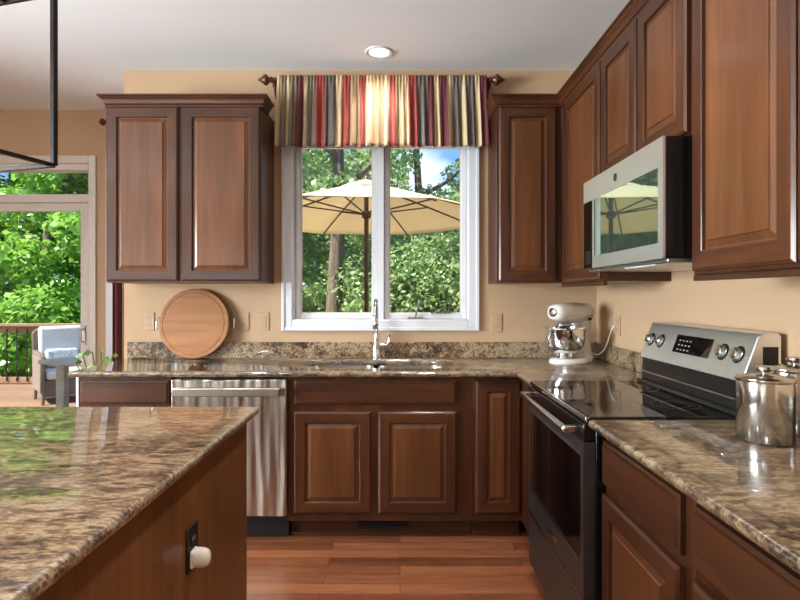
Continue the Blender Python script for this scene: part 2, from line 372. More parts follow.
mb = MB(); frame_rect(mb, DX0+.031, DX1-.98, .031, 2.044, YF+.065, YF+.105, .065, .09); p2 = mb.build('fixed_panel', trim_d, D1, bevel=.004)
MB().box(DX1-.94, DX1-.09, YF+.038, YF+.042, .11, 1.99).build('pane', glass_m, p1)
MB().box(DX0+.09, DX1-1.04, YF+.083, YF+.087, .11, 1.99).build('pane', glass_m, p2)
MB().box(DX0+.03, DX1-.012, YF+.06, YF+.064, 2.11, 2.30).build('transom_pane', glass_m, D1)
mb = MB().box(DX1-.075, DX1-.05, YF+.008, YF+.02, .93, 1.08).tube([(DX1-.062, YF+.01, .95), (DX1-.062, YF-.03, .96), (DX1-.062, YF-.035, 1.0), (DX1-.062, YF-.03, 1.05), (DX1-.062, YF+.01, 1.06)], .007)
mb.build('door_handle', sstl, D1)
# ---- narrow nook window with curtain
W2 = thing('window_2', 'narrow white window behind the burgundy curtain', 'window', (-2.05, YF, .5), kind='structure')
mb = MB(); frame_rect(mb, NX0-.062, NX1+.062, .44, DZ+.06, YF-.02, YF-.001, .062); mb.build('casing', white_m, W2, bevel=.004)
mb = MB(); frame_rect(mb, NX0, NX1, .5, DZ, YF, YF+.12, .04); mb.build('window_frame', white_m, W2); MB().box(NX0+.04, NX1-.04, YF+.06, YF+.064, .54, DZ-.04).build('pane', glass_m, W2)

# ------------------------------------------------------------------ cabinetry
class Fr:
    def __init__(s, O, U, Nn): s.O = Vector(O); s.U = Vector(U); s.N = Vector(Nn)
    def __call__(s, u, v, n): return tuple(s.O+s.U*u+Vector((0, 0, v))+s.N*n)
def fbox(mb, fr, u0, u1, v0, v1, n0, n1, mi=0):
    a = fr(u0, v0, n0); b = fr(u1, v1, n1); mb.box(a[0], b[0], a[1], b[1], a[2], b[2], mi)
def mats_for(fr): return [wood_v, wood_x if abs(fr.U.x) > .5 else wood_y, wood_p]
def rect_ring(fr, u0, u1, v0, v1, ins, n): return [fr(u0+ins, v0+ins, n), fr(u1-ins, v0+ins, n), fr(u1-ins, v1-ins, n), fr(u0+ins, v1-ins, n)]
def panel_door(parent, fr, u0, u1, v0, v1, n0=.001, t=.02, rail=.058, name='door'):
    # raised panel door: eased outer edge, inner bead, sunk groove and raised field
    prof = [(0, n0), (0, n0+t-.006), (.0035, n0+t-.0035), (.006, n0+t-.002), (.009, n0+t), (rail, n0+t), (rail+.003, n0+t-.002), (rail+.005, n0+t-.012), (rail+.010, n0+t-.0125), (rail+.030, n0+t-.005), (rail+.032, n0+t-.001)]
    mb = MB(); R = [rect_ring(fr, u0, u1, v0, v1, i, n) for i, n in prof]
    for i in range(len(R)-1):
        for j in range(4):
            mi = (1 if j in (0, 2) else 0) if prof[i][0] < rail+.004 else 2
            mb.add([R[i][j], R[i][(j+1) % 4], R[i+1][(j+1) % 4], R[i+1][j]], [(0, 1, 2, 3)], mi)
    mb.add(R[-1], [(0, 1, 2, 3)], 2); mb.add(R[0], [(3, 2, 1, 0)])
    # weld
    o = mb.build(name, mats_for(fr), parent, smooth=0)
    bm = bmesh.new(); bm.from_mesh(o.data); bmesh.ops.remove_doubles(bm, verts=bm.verts, dist=1e-5); bmesh.ops.recalc_face_normals(bm, faces=bm.faces); bm.to_mesh(o.data); bm.free()
    return o
def slab_front(parent, fr, u0, u1, v0, v1, n0=.001, t=.02, name='drawer_front'):
    prof = [(0, n0), (0, n0+t-.008), (.004, n0+t-.006), (.010, n0+t-.005), (.013, n0+t)]
    mb = MB(); mb.rings([rect_ring(fr, u0, u1, v0, v1, i, n) for i, n in prof], mi=1)
    return mb.build(name, mats_for(fr), parent, smooth=0)
def base_cabinet(label, fr, W, depth=.585, fronts=(), top=.883, group=None, sinkbase=False):
    c = fr(W/2, 0, -depth/2)
    t = thing('base_cabinet', label, 'cabinet', (c[0], c[1], 0), group)
    mb = MB(); fbox(mb, fr, .001, .019, .105, top, -depth, -.02); fbox(mb, fr, W-.019, W-.001, .105, top, -depth, -.02)
    fbox(mb, fr, .019, W-.019, .105, .123, -depth, -.02); fbox(mb, fr, .019, W-.019, .123, top, -depth, -depth+.01)
    if not sinkbase: fbox(mb, fr, .019, W-.019, top-.018, top, -depth+.01, -.02)
    f0 = fronts
    mb.build('carcass', wood_v, t)
    mb = MB(); fbox(mb, fr, .001, W-.001, .105, top, -.0195, 0); mb.build('face_frame', wood_v, t, bevel=.0015)
    mb = MB(); fbox(mb, fr, .001, W-.001, .001, .105, -depth, -.075); fbox(mb, fr, .001, W-.001, .001, .016, -.075, -.060); mb.build('toe_kick', mats_for(fr)[1], t, bevel=.002)
    for kind, u0, u1, v0, v1 in fronts:
        if kind == 'door': panel_door(t, fr, u0, u1, v0, v1)
        elif kind == 'drawer': slab_front(t, fr, u0, u1, v0, v1)
        else: slab_front(t, fr, u0, u1, v0, v1, name='false_front')
    return t
def crown_run(mb, pts, z0=2.432, p=.040, h=.056):
    # pts: path of (x, y, nx, ny) corners on the cabinet face with outward offset direction
    prof = [(0, z0-.012), (.008, z0-.010), (.008, z0), (.005, z0+.003), (.013, z0+.008), (.014, z0+.016), (.020, z0+.030), (.031, z0+.038), (.034, z0+.042), (.032, z0+.044), (p, z0+.047), (p, z0+h), (0, z0+h)]
    R = [[(x+nx*d, y+ny*d, z) for d, z in prof] for x, y, nx, ny in pts]
    mb.rings(R); return mb
def wall_cabinet(label, fr, W, v0, v1, depth=.32, doors=(), group=None, rail=True, crown=None, rb=.0):
    c = fr(W/2, v0, -depth/2)
    t = thing('wall_cabinet', label, 'cabinet', c, group)
    mb = MB(); fbox(mb, fr, .001, W-.001, v0, v1, -depth, -.02); mb.build('carcass', wood_v, t, bevel=.001)
    mb = MB(); fbox(mb, fr, .001, W-.001, v0, v1, -.0195, 0); mb.build('face_frame', wood_v, t, bevel=.0015)
    for u0, u1, a, b in doors: panel_door(t, fr, u0, u1, a, b)
    if rail:
        mb = MB(); fbox(mb, fr, .001, W-.001, v0-.02, v0-.0005, -.02, .003); mb.build('light_rail', mats_for(fr)[1], t, bevel=.003)
    if crown:
        crown_run(MB(), crown).build('crown', [mats_for(fr)[1]], t, smooth=25)
    return t
# --- left wall cabinet
LX0, LX1 = -1.722, -.812
frL = Fr((LX0, 3.20, 0), (1, 0, 0), (0, -1, 0)); yb = 3.519
wall_cabinet('tall two-door wall cabinet hanging left of the window', frL, LX1-LX0, 1.392, 2.44, .318, [(.006, .424, 1.402, 2.42), (.447, .904, 1.402, 2.42)], rail=False,
    crown=[(LX0, yb, -1, 0), (LX0, 3.199, -1, -1), (LX1, 3.199, 1, -1), (LX1, 3.35, 1, 0)])
# --- wall cabinet right of the window
frC = Fr((.567, 3.20, 0), (1, 0, 0), (0, -1, 0))
wall_cabinet('narrow one-door wall cabinet right of the window', frC, .9495-.567, 1.392, 2.44, .318, [(.012, .345, 1.402, 2.42)], rail=False)
# --- right-hand uppers, faces at X=.95, doors at .93
XU = .95
def frR(y): return Fr((XU, y, 0), (0, -1, 0), (-1, 0, 0))
wall_cabinet('wall cabinet in the corner beyond the microwave', frR(3.198), 3.198-2.545, 1.385, 2.44, .318, [(.10, .645, 1.397, 2.415)])
wall_cabinet('short two-door wall cabinet mounted above the microwave', frR(2.543), 2.543-1.765, 1.845, 2.44, .318, [(.012, .386, 1.852, 2.415), (.402, .766, 1.852, 2.415)], rail=False)
wall_cabinet('nearest tall wall cabinet at the right edge with window glare', frR(1.762), .96, 1.385, 2.44, .318, [(.02, .475, 1.397, 2.415), (.482, .94, 1.397, 2.415)])
cr = thing('crown_molding', 'brown stepped crown molding running along the right-hand wall cabinets', 'molding', (.93, 2.2, 2.43))
XC = .949
crown_run(MB(), [(.567, 3.35, -1, 0), (.567, 3.199, -1, -1), (XC, 3.199, -1, -1), (XC, .80, -1, 0)]).build('crown', [wood_y], cr, smooth=25)
# --- base cabinets, back run (frame plane Y=2.93, doors out to 2.909)
frB = lambda x: Fr((x, 2.93, 0), (1, 0, 0), (0, -1, 0))
bl = base_cabinet('base cabinet left of the dishwasher with a single drawer front', frB(-1.725), .502, fronts=[('drawer', .012, .49, .735, .862), ('door', .012, .49, .15, .695)])
MB().box(-1.739, -1.7255, 2.925, 3.51, .001, .883).build('end_panel', white_m, bl)
sk = base_cabinet('sink base cabinet under the window with two doors', frB(-.602), .995, sinkbase=True, fronts=[('false', .035, .905, .735, .862), ('door', .035, .447, .152, .695), ('door', .487, .905, .152, .695)])
base_cabinet('narrow corner base cabinet beside the range with one door', frB(.394), .262, fronts=[('door', .012, .25, .152, .862)])
MB().box(.6565, 1.262, 2.548, 3.5, .105, .883).box(.70, 1.262, 2.548, 3.5, .001, .105).build('corner_filler', wood_v, [o for o in bpy.data.objects if o.name == 'base_cabinet.002'][0], bevel=.001)
# toe-kick vent
vt = thing('floor_vent', 'black grille vent in the toe kick under the sink cabinet', 'vent', (-.09, 3.0, .06))
mb = MB(); frame_rect(mb, -.235, .055, .035, .095, 2.997, 3.004, .008); mb.build('frame', blackp, vt)
mb = MB()
for k in range(6): mb.box(-.227, .047, 2.999, 3.003, .044+k*.008, .048+k*.008)
mb.build('grille', blackp, vt); MB().box(-.226, .046, 3.0032, 3.0045, .043, .087).build('backing', shadow_gap, vt)
# --- base cabinets, right run
XB = .668
def frRB(y): return Fr((XB, y, 0), (0, -1, 0), (-1, 0, 0))
base_cabinet('base cabinet right of the range with drawer over door', frRB(1.768), .54, fronts=[('drawer', .012, .495, .712, .852), ('door', .012, .495, .15, .682)])
base_cabinet('nearest base cabinet at the right edge with drawer over door', frRB(1.226), .60, fronts=[('drawer', .012, .55, .712, .852), ('door', .012, .55, .15, .682)])
# --- island cabinet
isl = thing('island_cabinet', 'wooden island cabinet in the left foreground with outlet on its side', 'cabinet', (-1.2, 1.1, 0))
MB().box(-1.9, -.5465, .08, 1.945, .09, .883).build('body', panel_is, isl, bevel=.002)
MB().box(-1.85, -.60, .14, 1.88, .001, .09).build('toe_kick', wood_y, isl)

# ------------------------------------------------------------------ granite worktops with rounded edges
def slab(mb, poly, z0, z1, r, edges=None):
    # rounded (bullnose) slab by insetting an ordered CCW polygon
    n = len(poly)
    def inset(d):
        o = []
        for i in range(n):
            p0 = Vector(poly[i-1]); p = Vector(poly[i]); p2 = Vector(poly[(i+1) % n])
            e1 = (p-p0).normalized(); e2 = (p2-p).normalized()
            n1 = Vector((-e1.y, e1.x)); n2 = Vector((-e2.y, e2.x))
            f1 = 1 if edges is None or edges[i-1] else 0; f2 = 1 if edges is None or edges[i] else 0
            A = Matrix(((n1.x, n1.y), (n2.x, n2.y)))
            if abs(A.determinant()) < 1e-6: o.append(p+n1*d*f1)
            else: o.append(p+A.inverted() @ Vector((d*f1, d*f2)))
        return o
    R = []; K = 6
    for k in range(K+1):
        a = PI/2*k/K; R.append([(q.x, q.y, z0+r*(1-math.cos(PI/2-a)) if 0 else z0+r-r*math.cos(PI/2-(PI/2-a))) for q in inset(r*(1-math.sin(a)))])
    for k in range(K+1):
        a = PI/2*k/K; R.append([(q.x, q.y, z1-r+r*math.sin(a)) for q in inset(r*(1-math.cos(a)))])
    return mb.rings(R)
SX0, SX1, SY0, SY1 = -.535, .24, 3.005, 3.385     # sink cut-out
ct = thing('countertop', 'speckled brown granite worktop along the window wall with sink cut-out', 'countertop', (-.3, 3.2, .885))
# built as a polygon with a slit so that the cut-out is a real hole
YE = 2.872
outer = [(-1.752, YE), (.612, YE), (.612, 2.545), (1.268, 2.545), (1.268, 3.518), (-1.752, 3.518)]
edg = [1, 1, 0, 0, 0, 1]
tmp = MB(); slab(tmp, outer, .885, .915, .0145, edg)
top_o = tmp.build('worktop', gran, ct, smooth=40)
cut = MB(); 
def rrect(x0, x1, y0, y1, r, k=6):
    o = []
    for cx, cy, a0 in ((x1-r, y0+r, -PI/2), (x1-r, y1-r, 0), (x0+r, y1-r, PI/2), (x0+r, y0+r, PI)):
        for i in range(k+1):
            a = a0+PI/2*i/k; o.append((cx+r*math.cos(a), cy+r*math.sin(a)))
    return o
rr = rrect(SX0, SX1, SY0, SY1, .07)
cut.rings([[(x, y, .80) for x, y in rr], [(x, y, 1.0) for x, y in rr]])
cutter = cut.build('cutter', gran)
bo = top_o.modifiers.new('hole', 'BOOLEAN'); bo.operation = 'DIFFERENCE'; bo.object = cutter; bo.solver = 'EXACT'
cutter.location = -ABS[ct.name]+Vector(ct.location); bpy.context.view_layer.update()
dg = bpy.context.evaluated_depsgraph_get(); me2 = bpy.data.meshes.new_from_object(top_o.evaluated_get(dg)); top_o.modifiers.clear(); top_o.data = me2
bpy.data.objects.remove(cutter)
mb = MB().box(-1.752, 1.248, 3.498, 3.5185, .9155, 1.018); mb.build('backsplash', gran_s, ct, bevel=.003)
mb = MB().box(1.249, 1.2685, 2.546, 3.518, .9155, 1.018); mb.build('backsplash', gran_s, ct, bevel=.003)
ct2 = thing('countertop', 'speckled brown granite worktop right of the range under the canisters', 'countertop', (.95, 1.2, .885))
slab(MB(), [(.612, .62), (1.268, .62), (1.268, 1.772), (.612, 1.772)], .885, .915, .0145, [1, 0, 0, 1]).build('worktop', gran, ct2, smooth=40)
MB().box(1.249, 1.2685, .625, 1.771, .9155, 1.018).build('backsplash', gran_s, ct2, bevel=.003)
ci = thing('island_countertop', 'streaked brown granite island top filling the left foreground', 'countertop', (-1.2, 1.1, .885))
slab(MB(), [(-2.0, .02), (-.512, .02), (-.512, 1.985), (-2.0, 1.985)], .885, .915, .0145).build('worktop', gran_i, ci, smooth=40)

# ------------------------------------------------------------------ sink and faucet
sn = thing('sink', 'stainless steel undermount sink set in the granite below the window', 'sink', (-.147, 3.195, .70))
def basin(x0, x1, y0, y1):
    A = rrect(x0, x1, y0, y1, .06); B = rrect(x0+.01, x1-.01, y0+.01, y1-.01, .055); C = rrect(x0+.03, x1-.03, y0+.03, y1-.03, .045)
    return MB().rings([[(x, y, .8835) for x, y in A], [(x, y, .73) for x, y in B], [(x, y, .715) for x, y in C]], cap0=False)
bm1 = basin(SX0-.005, -.16, SY0-.005, SY1+.005); b_ = basin(-.135, SX1+.005, SY0-.005, SY1+.005)
bm1.build('left_bowl', sstl, sn, smooth=50); b_.build('right_bowl', sstl, sn, smooth=50)
MB().box(-.162, -.133, SY0+.0, SY1, .84, .868).build('divider', sstl, sn, bevel=.004)
for x in (-.345, .05): MB().lathe([(.045, 0), (.045, .004), (.035, .005), (.03, .001)], (x, 3.2, .7155), 24).build('drain', chrome, sn)
fc = thing('faucet', 'tall chrome pull-down faucet behind the sink', 'faucet', (-.147, 3.435, .9155))
FX, FY = -.147, 3.435
MB().lathe([(.031, 0), (.031, .006), (.026, .012), (.024, .03), (.022, .10), (.020, .105), (.020, .16)], (FX, FY, .9158), 28).build('body', chrome, fc)
pts = [(FX, FY, 1.07+.01*i) for i in range(0, 14, 3)]
for k in range(0, 13): a = PI*k/12; pts.append((FX, FY-.085+.085*math.cos(a), 1.205+.085*math.sin(a)))
MB().tube(pts, .0115, 14).build('spout', chrome, fc)
MB().lathe([(.0118, .0), (.0145, -.01), (.017, -.06), (.018, -.085), (.016, -.09)], (FX, FY-.17, 1.205), 20).build('spray_head', chrome, fc)
MB().lathe([(.0185, 0), (.0185, .008)], (FX, FY-.17, 1.137), 20).build('head_ring', blackp, fc)
hd = MB(); hd.tube([(FX+.015, FY, 1.0), (FX+.045, FY, 1.0)], .017, 16).build('valve', chrome, fc)
MB().tube([(FX+.04, FY, 1.0), (FX+.065, FY-.004, 1.004), (FX+.078, FY-.01, 1.03), (FX+.082, FY-.016, 1.075)], [.013, .011, .007, .006], 12).build('lever', chrome, fc)

# ------------------------------------------------------------------ dishwasher
dw = thing('dishwasher', 'stainless steel dishwasher with a wide bar handle', 'dishwasher', (-.91, 3.2, 0))
MB().box(-1.2195, -.6045, 2.94, 3.49, .105, .872).build('tub', blackp, dw)
MB().box(-1.2165, -.6075, 2.898, 2.938, .142, .868).build('door', brush_w, dw, bevel=.004)
MB().box(-1.2165, -.6075, 2.975, 3.3, .004, .104).build('kick_plate', blackp, dw)
mb = MB().box(-1.195, -.63, 2.846, 2.862, .788, .832); h_ = mb.build('door_handle', brushed('satin_handle_steel', (186, 176, 164), 0, .3), dw, bevel=.005)
for x in (-1.19, -.66): MB().box(x, x+.025, 2.862, 2.898, .795, .825).build('handle_mount', brush, h_, bevel=.002)

# ------------------------------------------------------------------ range (Y 1.778..2.540)
RY0, RY1 = 1.778, 2.540
rg = thing('range', 'black and stainless electric range with glass cooktop', 'stove', (.93, 2.16, 0))
MB().box(.640, 1.245, RY0, RY1, .08, .905).build('body', blackm, rg, bevel=.002)
MB().box(.70, 1.2, RY0+.05, RY1-.05, .001, .08).build('base', blackp, rg)
ck = MB().box(.615, 1.16, RY0, RY1, .905, .922).build('cooktop', blackg, rg, bevel=.004)
bpm = plain('burner_print', srgb(48, 48, 50), .3)
for x, y, r in ((.77, 1.98, .11), (.77, 2.34, .09), (1.0, 1.98, .08), (1.0, 2.34, .10)):
    for q in (r, r*.6): MB().rings([[(x+a*math.cos(2*PI*k/48), y+a*math.sin(2*PI*k/48), .9222) for k in range(48)] for a in (q, q+.0015)], False, False).build('burner_marking', bpm, ck)
MB().box(.606, .614, RY0+.001, RY1-.001, .903, .921).build('cooktop_trim', steel, rg, bevel=.002)
dm = brushed('dark_brushed_steel', (100, 104, 108), 0, .36)
# oven door with window
mb = MB()
X0, X1 = .600, .638
mb.box(X0, X1, RY0+.004, RY0+.035, .325, .838).box(X0, X1, RY1-.035, RY1-.004, .325, .838)
mb.box(X0, X1, RY0+.035, RY1-.035, .325, .435).box(X0, X1, RY0+.035, RY1-.035, .787, .838)
od = mb.build('oven_door', dm, rg)
MB().box(.603, .612, RY0+.034, RY1-.034, .434, .788).build('oven_window', oven_g, od)
mb = MB(); yy0, yy1 = RY0+.033, RY1-.033
mb.box(.5965, .6005, yy0, yy1, .431, .436).box(.5965, .6005, yy0, yy1, .786, .790).box(.5965, .6005, yy1-.004, yy1, .431, .79)
mb.build('window_trim', steel, od)
MB().box(.6002, .6395, RY0+.004, RY1-.004, .842, .898).build('control_strip', blackm, rg, bevel=.003)
MB().box(.5985, .602, RY0+.004, RY1-.004, .839, .8425).build('door_top_trim', steel, rg)
MB().bar((.553, RY0+.045, .870), (.553, RY1-.05, .870), .022, .022).build('door_handle', steel, rg, bevel=.008)
for y in (RY0+.05, RY1-.08): MB().box(.553, .6, y, y+.025, .86, .88).build('handle_mount', steel, rg, bevel=.003)
MB().box(.600, .638, RY0+.004, RY1-.004, .085, .316).build('storage_drawer', dm, rg, bevel=.003)
MB().box(.5985, .601, RY0+.006, RY1-.006, .3165, .3215).build('drawer_trim', steel, rg)
MB().box(.5985, .6005, 2.08, 2.19, .365, .385).build('badge', steel, rg)
# backguard: profile in X-Z extruded along Y
prof = [(1.125, .9225), (1.118, .995), (1.108, 1.002), (1.108, 1.016), (1.112, 1.02), (1.168, 1.178), (1.176, 1.190), (1.190, 1.195), (1.225, 1.195), (1.246, 1.185), (1.246, .9225)]
def ext(mb, poly, y0, y1): return mb.rings([[(x, y0, z) for x, z in poly], [(x, y1, z) for x, z in poly]])
ext(MB(), [(1.124, .923), (1.128, 1.032), (1.246, 1.032), (1.246, .923)], RY0+.004, RY1-.004).build('vent_panel', blackm, rg, bevel=.002)
ext(MB(), [(1.110, .972), (1.110, .978), (1.124, .978), (1.124, .972)], RY0+.004, RY1-.004).build('vent_lip', steel, rg)
ext(MB(), [(1.100, .924), (1.104, .936), (1.124, .936), (1.124, .924)], RY0+.004, RY1-.004).build('rear_trim', blackm, rg)
bg_ = ext(MB(), [(1.118, 1.034), (1.120, 1.046), (1.168, 1.176), (1.176, 1.190), (1.190, 1.195), (1.236, 1.195), (1.246, 1.185), (1.246, 1.034)], RY0+.002, RY1-.002).build('control_panel', brush_l, rg, bevel=.003)
MB().box(1.185, 1.236, RY0+.0012, RY0+.003, 1.06, 1.15).build('side_vent', blackp, rg)
def onpanel(z): # X of panel surface at height z
    return 1.120+(z-1.046)*(.048/.13)
nx = Vector((-.13, 0, .048)).normalized()
def panel_quad(y0, y1, z0, z1, off, th):
    mb = MB(); P = []
    for o in (off, off+th): P.append([tuple(Vector((onpanel(z), y, z))+nx*o) for y, z in ((y0, z0), (y1, z0), (y1, z1), (y0, z1))])
    return mb.rings(P)
dp = panel_quad(2.01, 2.27, 1.085, 1.155, .0005, .002).build('display', blackg, rg)
mb = MB()
for i in range(3):
    for j in range(4): mb2 = panel_quad(2.15+j*.026, 2.162+j*.026, 1.095+i*.018, 1.100+i*.018, .0027, .0004); mb.add(mb2.v, mb2.f)
mb.build('button_marking', plain('button_print', srgb(150, 150, 150), .5), dp)
for y in (2.485, 2.395, 1.935, 1.845):
    c = Vector((onpanel(1.118), y, 1.118))
    k_ = MB().lathe([(.025, 0), (.025, .003), (.021, .005), (.020, .019), (.017, .022)], c+nx*.0005, 24, nx).build('knob', steel, rg)
    MB().lathe([(.031, 0), (.031, .0012)], c+nx*.0003, 24, nx).build('knob_bezel', blackp, k_)
    up = Vector((nx.z, 0, -nx.x)); MB().bar(c+nx*.025-up*.017, c+nx*.025+up*.017, .006, .006).build('knob_grip', steel, k_)

# ------------------------------------------------------------------ microwave
mw = thing('microwave', 'stainless over-range microwave mounted above the range', 'microwave', (1.05, 2.16, 1.44))
MY0, MY1 = 1.772, 2.538; XM = .855; MZ0, MZ1 = 1.440, 1.838
MB().box(XM+.0085, 1.264, MY0, MY1, MZ0+.004, MZ1).build('body', blackm, mw, bevel=.002)
mb = MB(); GY0, GY1, GZ0, GZ1 = MY0+.035, MY1-.125, MZ0+.052, MZ1-.095
mb.box(XM, XM+.008, MY0, GY0, MZ0, MZ1).box(XM, XM+.008, GY0, GY1, MZ0, GZ0).box(XM, XM+.008, GY0, GY1, GZ1, MZ1)
mb.box(XM, XM+.008, GY1, MY1, GZ1, MZ1).box(XM, XM+.008, GY1, GY1+.012, MZ0, GZ1)
dr = mb.build('door', brush_l, mw)
mirror_g = plain('mirrored_door_glass', srgb(150, 170, 158), .02, .92, var=.01)
MB().box(XM+.002, XM+.0082, GY0, GY1, GZ0, GZ1).build('door_window', mirror_g, dr)
cp = MB().box(XM+.001, XM+.0082, GY1+.013, MY1-.001, MZ0, GZ1-.001).build('control_panel', blackg, mw, bevel=.002)
MB().box(XM-.0005, XM+.0009, MY1-.095, MY1-.03, MZ0+.02, MZ0+.08).build('keypad', blackp, cp)
MB().lathe([(.0155, 0), (.0155, .0015), (.013, .002)], (XM-.0002, 2.165, MZ1-.05), 24, (-1, 0, 0)).build('badge', plain('badge_dark', srgb(60, 62, 66), .3, .7), mw)
mb = MB().box(XM+.02, 1.25, MY0+.01, MY1-.01, MZ0-.014, MZ0+.003); mb.build('vent_base', sstl, mw, bevel=.004)
MB().box(XM+.02, XM+.06, MY0+.10, MY0+.35, MZ0-.018, MZ0-.0145).build('work_light', white_m, mw)

# ------------------------------------------------------------------ stand mixer
mx = thing('stand_mixer', 'white stand mixer with a steel bowl in the counter corner', 'mixer', (0, 0, 0), local=True)
def superring(cx, cz, wy, wz, x, p=2.6, n=28, yo=0):
    R = []
    for k in range(n):
        a = 2*PI*k/n; c, s_ = math.cos(a), math.sin(a)
        R.append((x, yo+math.copysign(abs(c)**(2/p), c)*wy, cz+math.copysign(abs(s_)**(2/p), s_)*wz))
    return R
# base foot: local +x = front (bowl side)
def foot(z, g):
    o = []
    for k in range(40):
        a = 2*PI*k/40; x = .155*math.cos(a)*g; wy = (.098 if x > -.02 else .085)
        o.append((x-.0, wy*g*math.sin(a), z))
    return o
MB().rings([foot(.0, .97), foot(.004, 1.0), foot(.018, 1.0), foot(.028, .93), foot(.032, .82)]).build('base', white_e, mx, smooth=50)
def cring(cx, wx, wy, z, n=28, p=2.4):
    return [(cx+math.copysign(abs(math.cos(2*PI*k/n))**(2/p), math.cos(2*PI*k/n))*wx, math.copysign(abs(math.sin(2*PI*k/n))**(2/p), math.sin(2*PI*k/n))*wy, z) for k in range(n)]
MB().rings([cring(-.075, .075, .07, .025), cring(-.085, .055, .055, .06), cring(-.095, .042, .045, .12), cring(-.098, .038, .042, .18), cring(-.09, .045, .048, .225), cring(-.085, .055, .052, .25)]).build('pedestal', white_e, mx, smooth=60)
hr = []
for x, wy, wz, cz in ((-.165, .012, .012, .298), (-.162, .03, .03, .298), (-.15, .045, .046, .298), (-.12, .057, .057, .297), (-.06, .062, .062, .297), (.02, .062, .062, .298), (.09, .058, .057, .300), (.135, .052, .050, .302), (.155, .044, .042, .303), (.163, .034, .032, .304), (.166, .02, .018, .304)):
    hr.append(superring(0, cz, wy, wz, x, 2.5))
hdm = MB().rings(hr).build('head', white_e, mx, smooth=60)
for sg in (-1, 1): MB().box(-.10, .125, sg*.0595, sg*.0645, .272, .286).build('trim_band', steel, hdm, bevel=.002)
MB().lathe([(.026, 0), (.026, .006), (.02, .012), (.008, .014)], (.163, 0, .304), 24, (1, 0, 0)).build('attachment_hub', steel, hdm)
for sg in (-1, 1): MB().lathe([(.008, 0), (.008, .014), (.005, .018)], (-.07, sg*.06, .262), 12, (0, sg, 0)).build('speed_lever', blackp, hdm)
MB().lathe([(.030, .240), (.042, .232), (.043, .225), (.030, .212), (.014, .205), (.012, .15)], (.075, 0, 0), 24).build('planetary_hub', steel, mx)
mb = MB()
for k in (-1, 1): mb.tube([(.075, 0, .2), (.075, .03*k, .17), (.075, .035*k, .13), (.075, .02*k, .09), (.075, 0, .075)], .004)
mb.build('beater', sstl, mx)
bwl = MB().lathe([(.0, .036), (.045, .036), (.052, .04), (.045, .052), (.05, .056), (.078, .075), (.098, .11), (.105, .15), (.107, .205), (.111, .207), (.110, .211), (.104, .209), (.102, .15), (.094, .112), (.07, .08), (.0, .066)], (.062, 0, 0), 40, caps=False).build('bowl', chrome, mx, smooth=60)
MB().tube([(.062-.02, -.10, .19), (.062-.03, -.13, .19), (.062-.035, -.15, .17), (.062-.035, -.148, .13), (.062-.03, -.125, .11), (.062-.02, -.093, .11)], .006).build('bowl_handle', chrome, bwl)
MB().lathe([(.052, .032), (.056, .036), (.05, .04)], (.062, 0, 0), 28).build('bowl_plate', steel, mx)
mx.rotation_euler = (0, 0, math.radians(180+38)); mx.location = (1.03, 3.27, .9158); mx.scale = (1.1, 1.1, 1.0)
cdp = [(1.14, 3.335, 1.02), (1.17, 3.33, .97), (1.20, 3.30, .96), (1.225, 3.26, 1.0), (1.235, 3.22, 1.07), (1.24, 3.19, 1.12), (1.25, 3.175, 1.14)]
def smoothpath(p, n=6):
    p = [Vector(a) for a in p]; o = []
    for i in range(len(p)-1):
        a = p[max(i-1, 0)]; b = p[i]; c = p[i+1]; d = p[min(i+2, len(p)-1)]
        for k in range(n):
            t = k/n; o.append(.5*((2*b)+(c-a)*t+(2*a-5*b+4*c-d)*t*t+(3*b-a-3*c+d)*t**3))
    o.append(p[-1]); return o
R_ = Matrix.Rotation(-mx.rotation_euler.z, 3, 'Z')
cdl = [R_ @ (Vector(q)-Vector(mx.location)) for q in smoothpath(cdp)]
cdl = [Vector((q.x/1.1, q.y/1.1, q.z)) for q in cdl]; cdl[0] = Vector((-.125, 0, .12))
MB().tube(cdl, .0035, 8).build('power_cord', white_e, mx)

# ------------------------------------------------------------------ canisters
def canister(x, y, r, h, label):
    t = thing('canister', label, 'canister', (x, y, .9155), 'steel canisters on the right worktop', local=True)
    MB().lathe([(r-.004, 0), (r, .004), (r, h-.006), (r-.001, h), (r-.003, h)], (0, 0, 0), 48).build('body', steel, t, smooth=50)
    ld = MB().lathe([(r+.002, h+.0004), (r+.0035, h+.003), (r+.003, h+.009), (r-.008, h+.013), (r*.5, h+.018), (.012, h+.02)], (0, 0, 0), 48).build('lid', steel, t, smooth=40)
    MB().lathe([(.011, h+.019), (.010, h+.024), (.021, h+.028), (.025, h+.034), (.023, h+.040), (.012, h+.043)], (0, 0, 0), 28).build('knob', steel, ld, smooth=50)
canister(1.018, 1.52, .070, .165, 'shorter steel lidded canister in front at the right')
canister(1.175, 1.62, .075, .178, 'taller steel lidded canister standing behind, near the wall')

# ------------------------------------------------------------------ round cutting board
cb = thing('cutting_board', 'round wooden board with metal handles leaning on the wall', 'cutting board', (0, 0, 0), local=True)
brd_m = wood('maple_board', 0, srgb(134, 90, 58), srgb(158, 108, 70), srgb(176, 126, 86), rough=.45, coat=.05)
rb = .222
MB().lathe([(rb-.004, -.012), (rb, -.008), (rb, .008), (rb-.004, .012), (rb-.022, .012), (rb-.024, .0095), (rb-.030, .0095), (rb-.032, .012), (.01, .012)], (0, 0, 0), 72, (0, -1, 0)).build('board', brd_m, cb, smooth=30)
for sg in (-1, 1):
    MB().tube([(sg*(rb-.02), .014, .035), (sg*(rb+.02), .014, .035), (sg*(rb+.026), .012, .03), (sg*(rb+.026), .012, -.03), (sg*(rb+.02), .014, -.035), (sg*(rb-.02), .014, -.035)], .0045, 8).build('handle', sstl, cb)
tl = math.radians(8.0); cb.rotation_euler = (-tl, 0, 0)
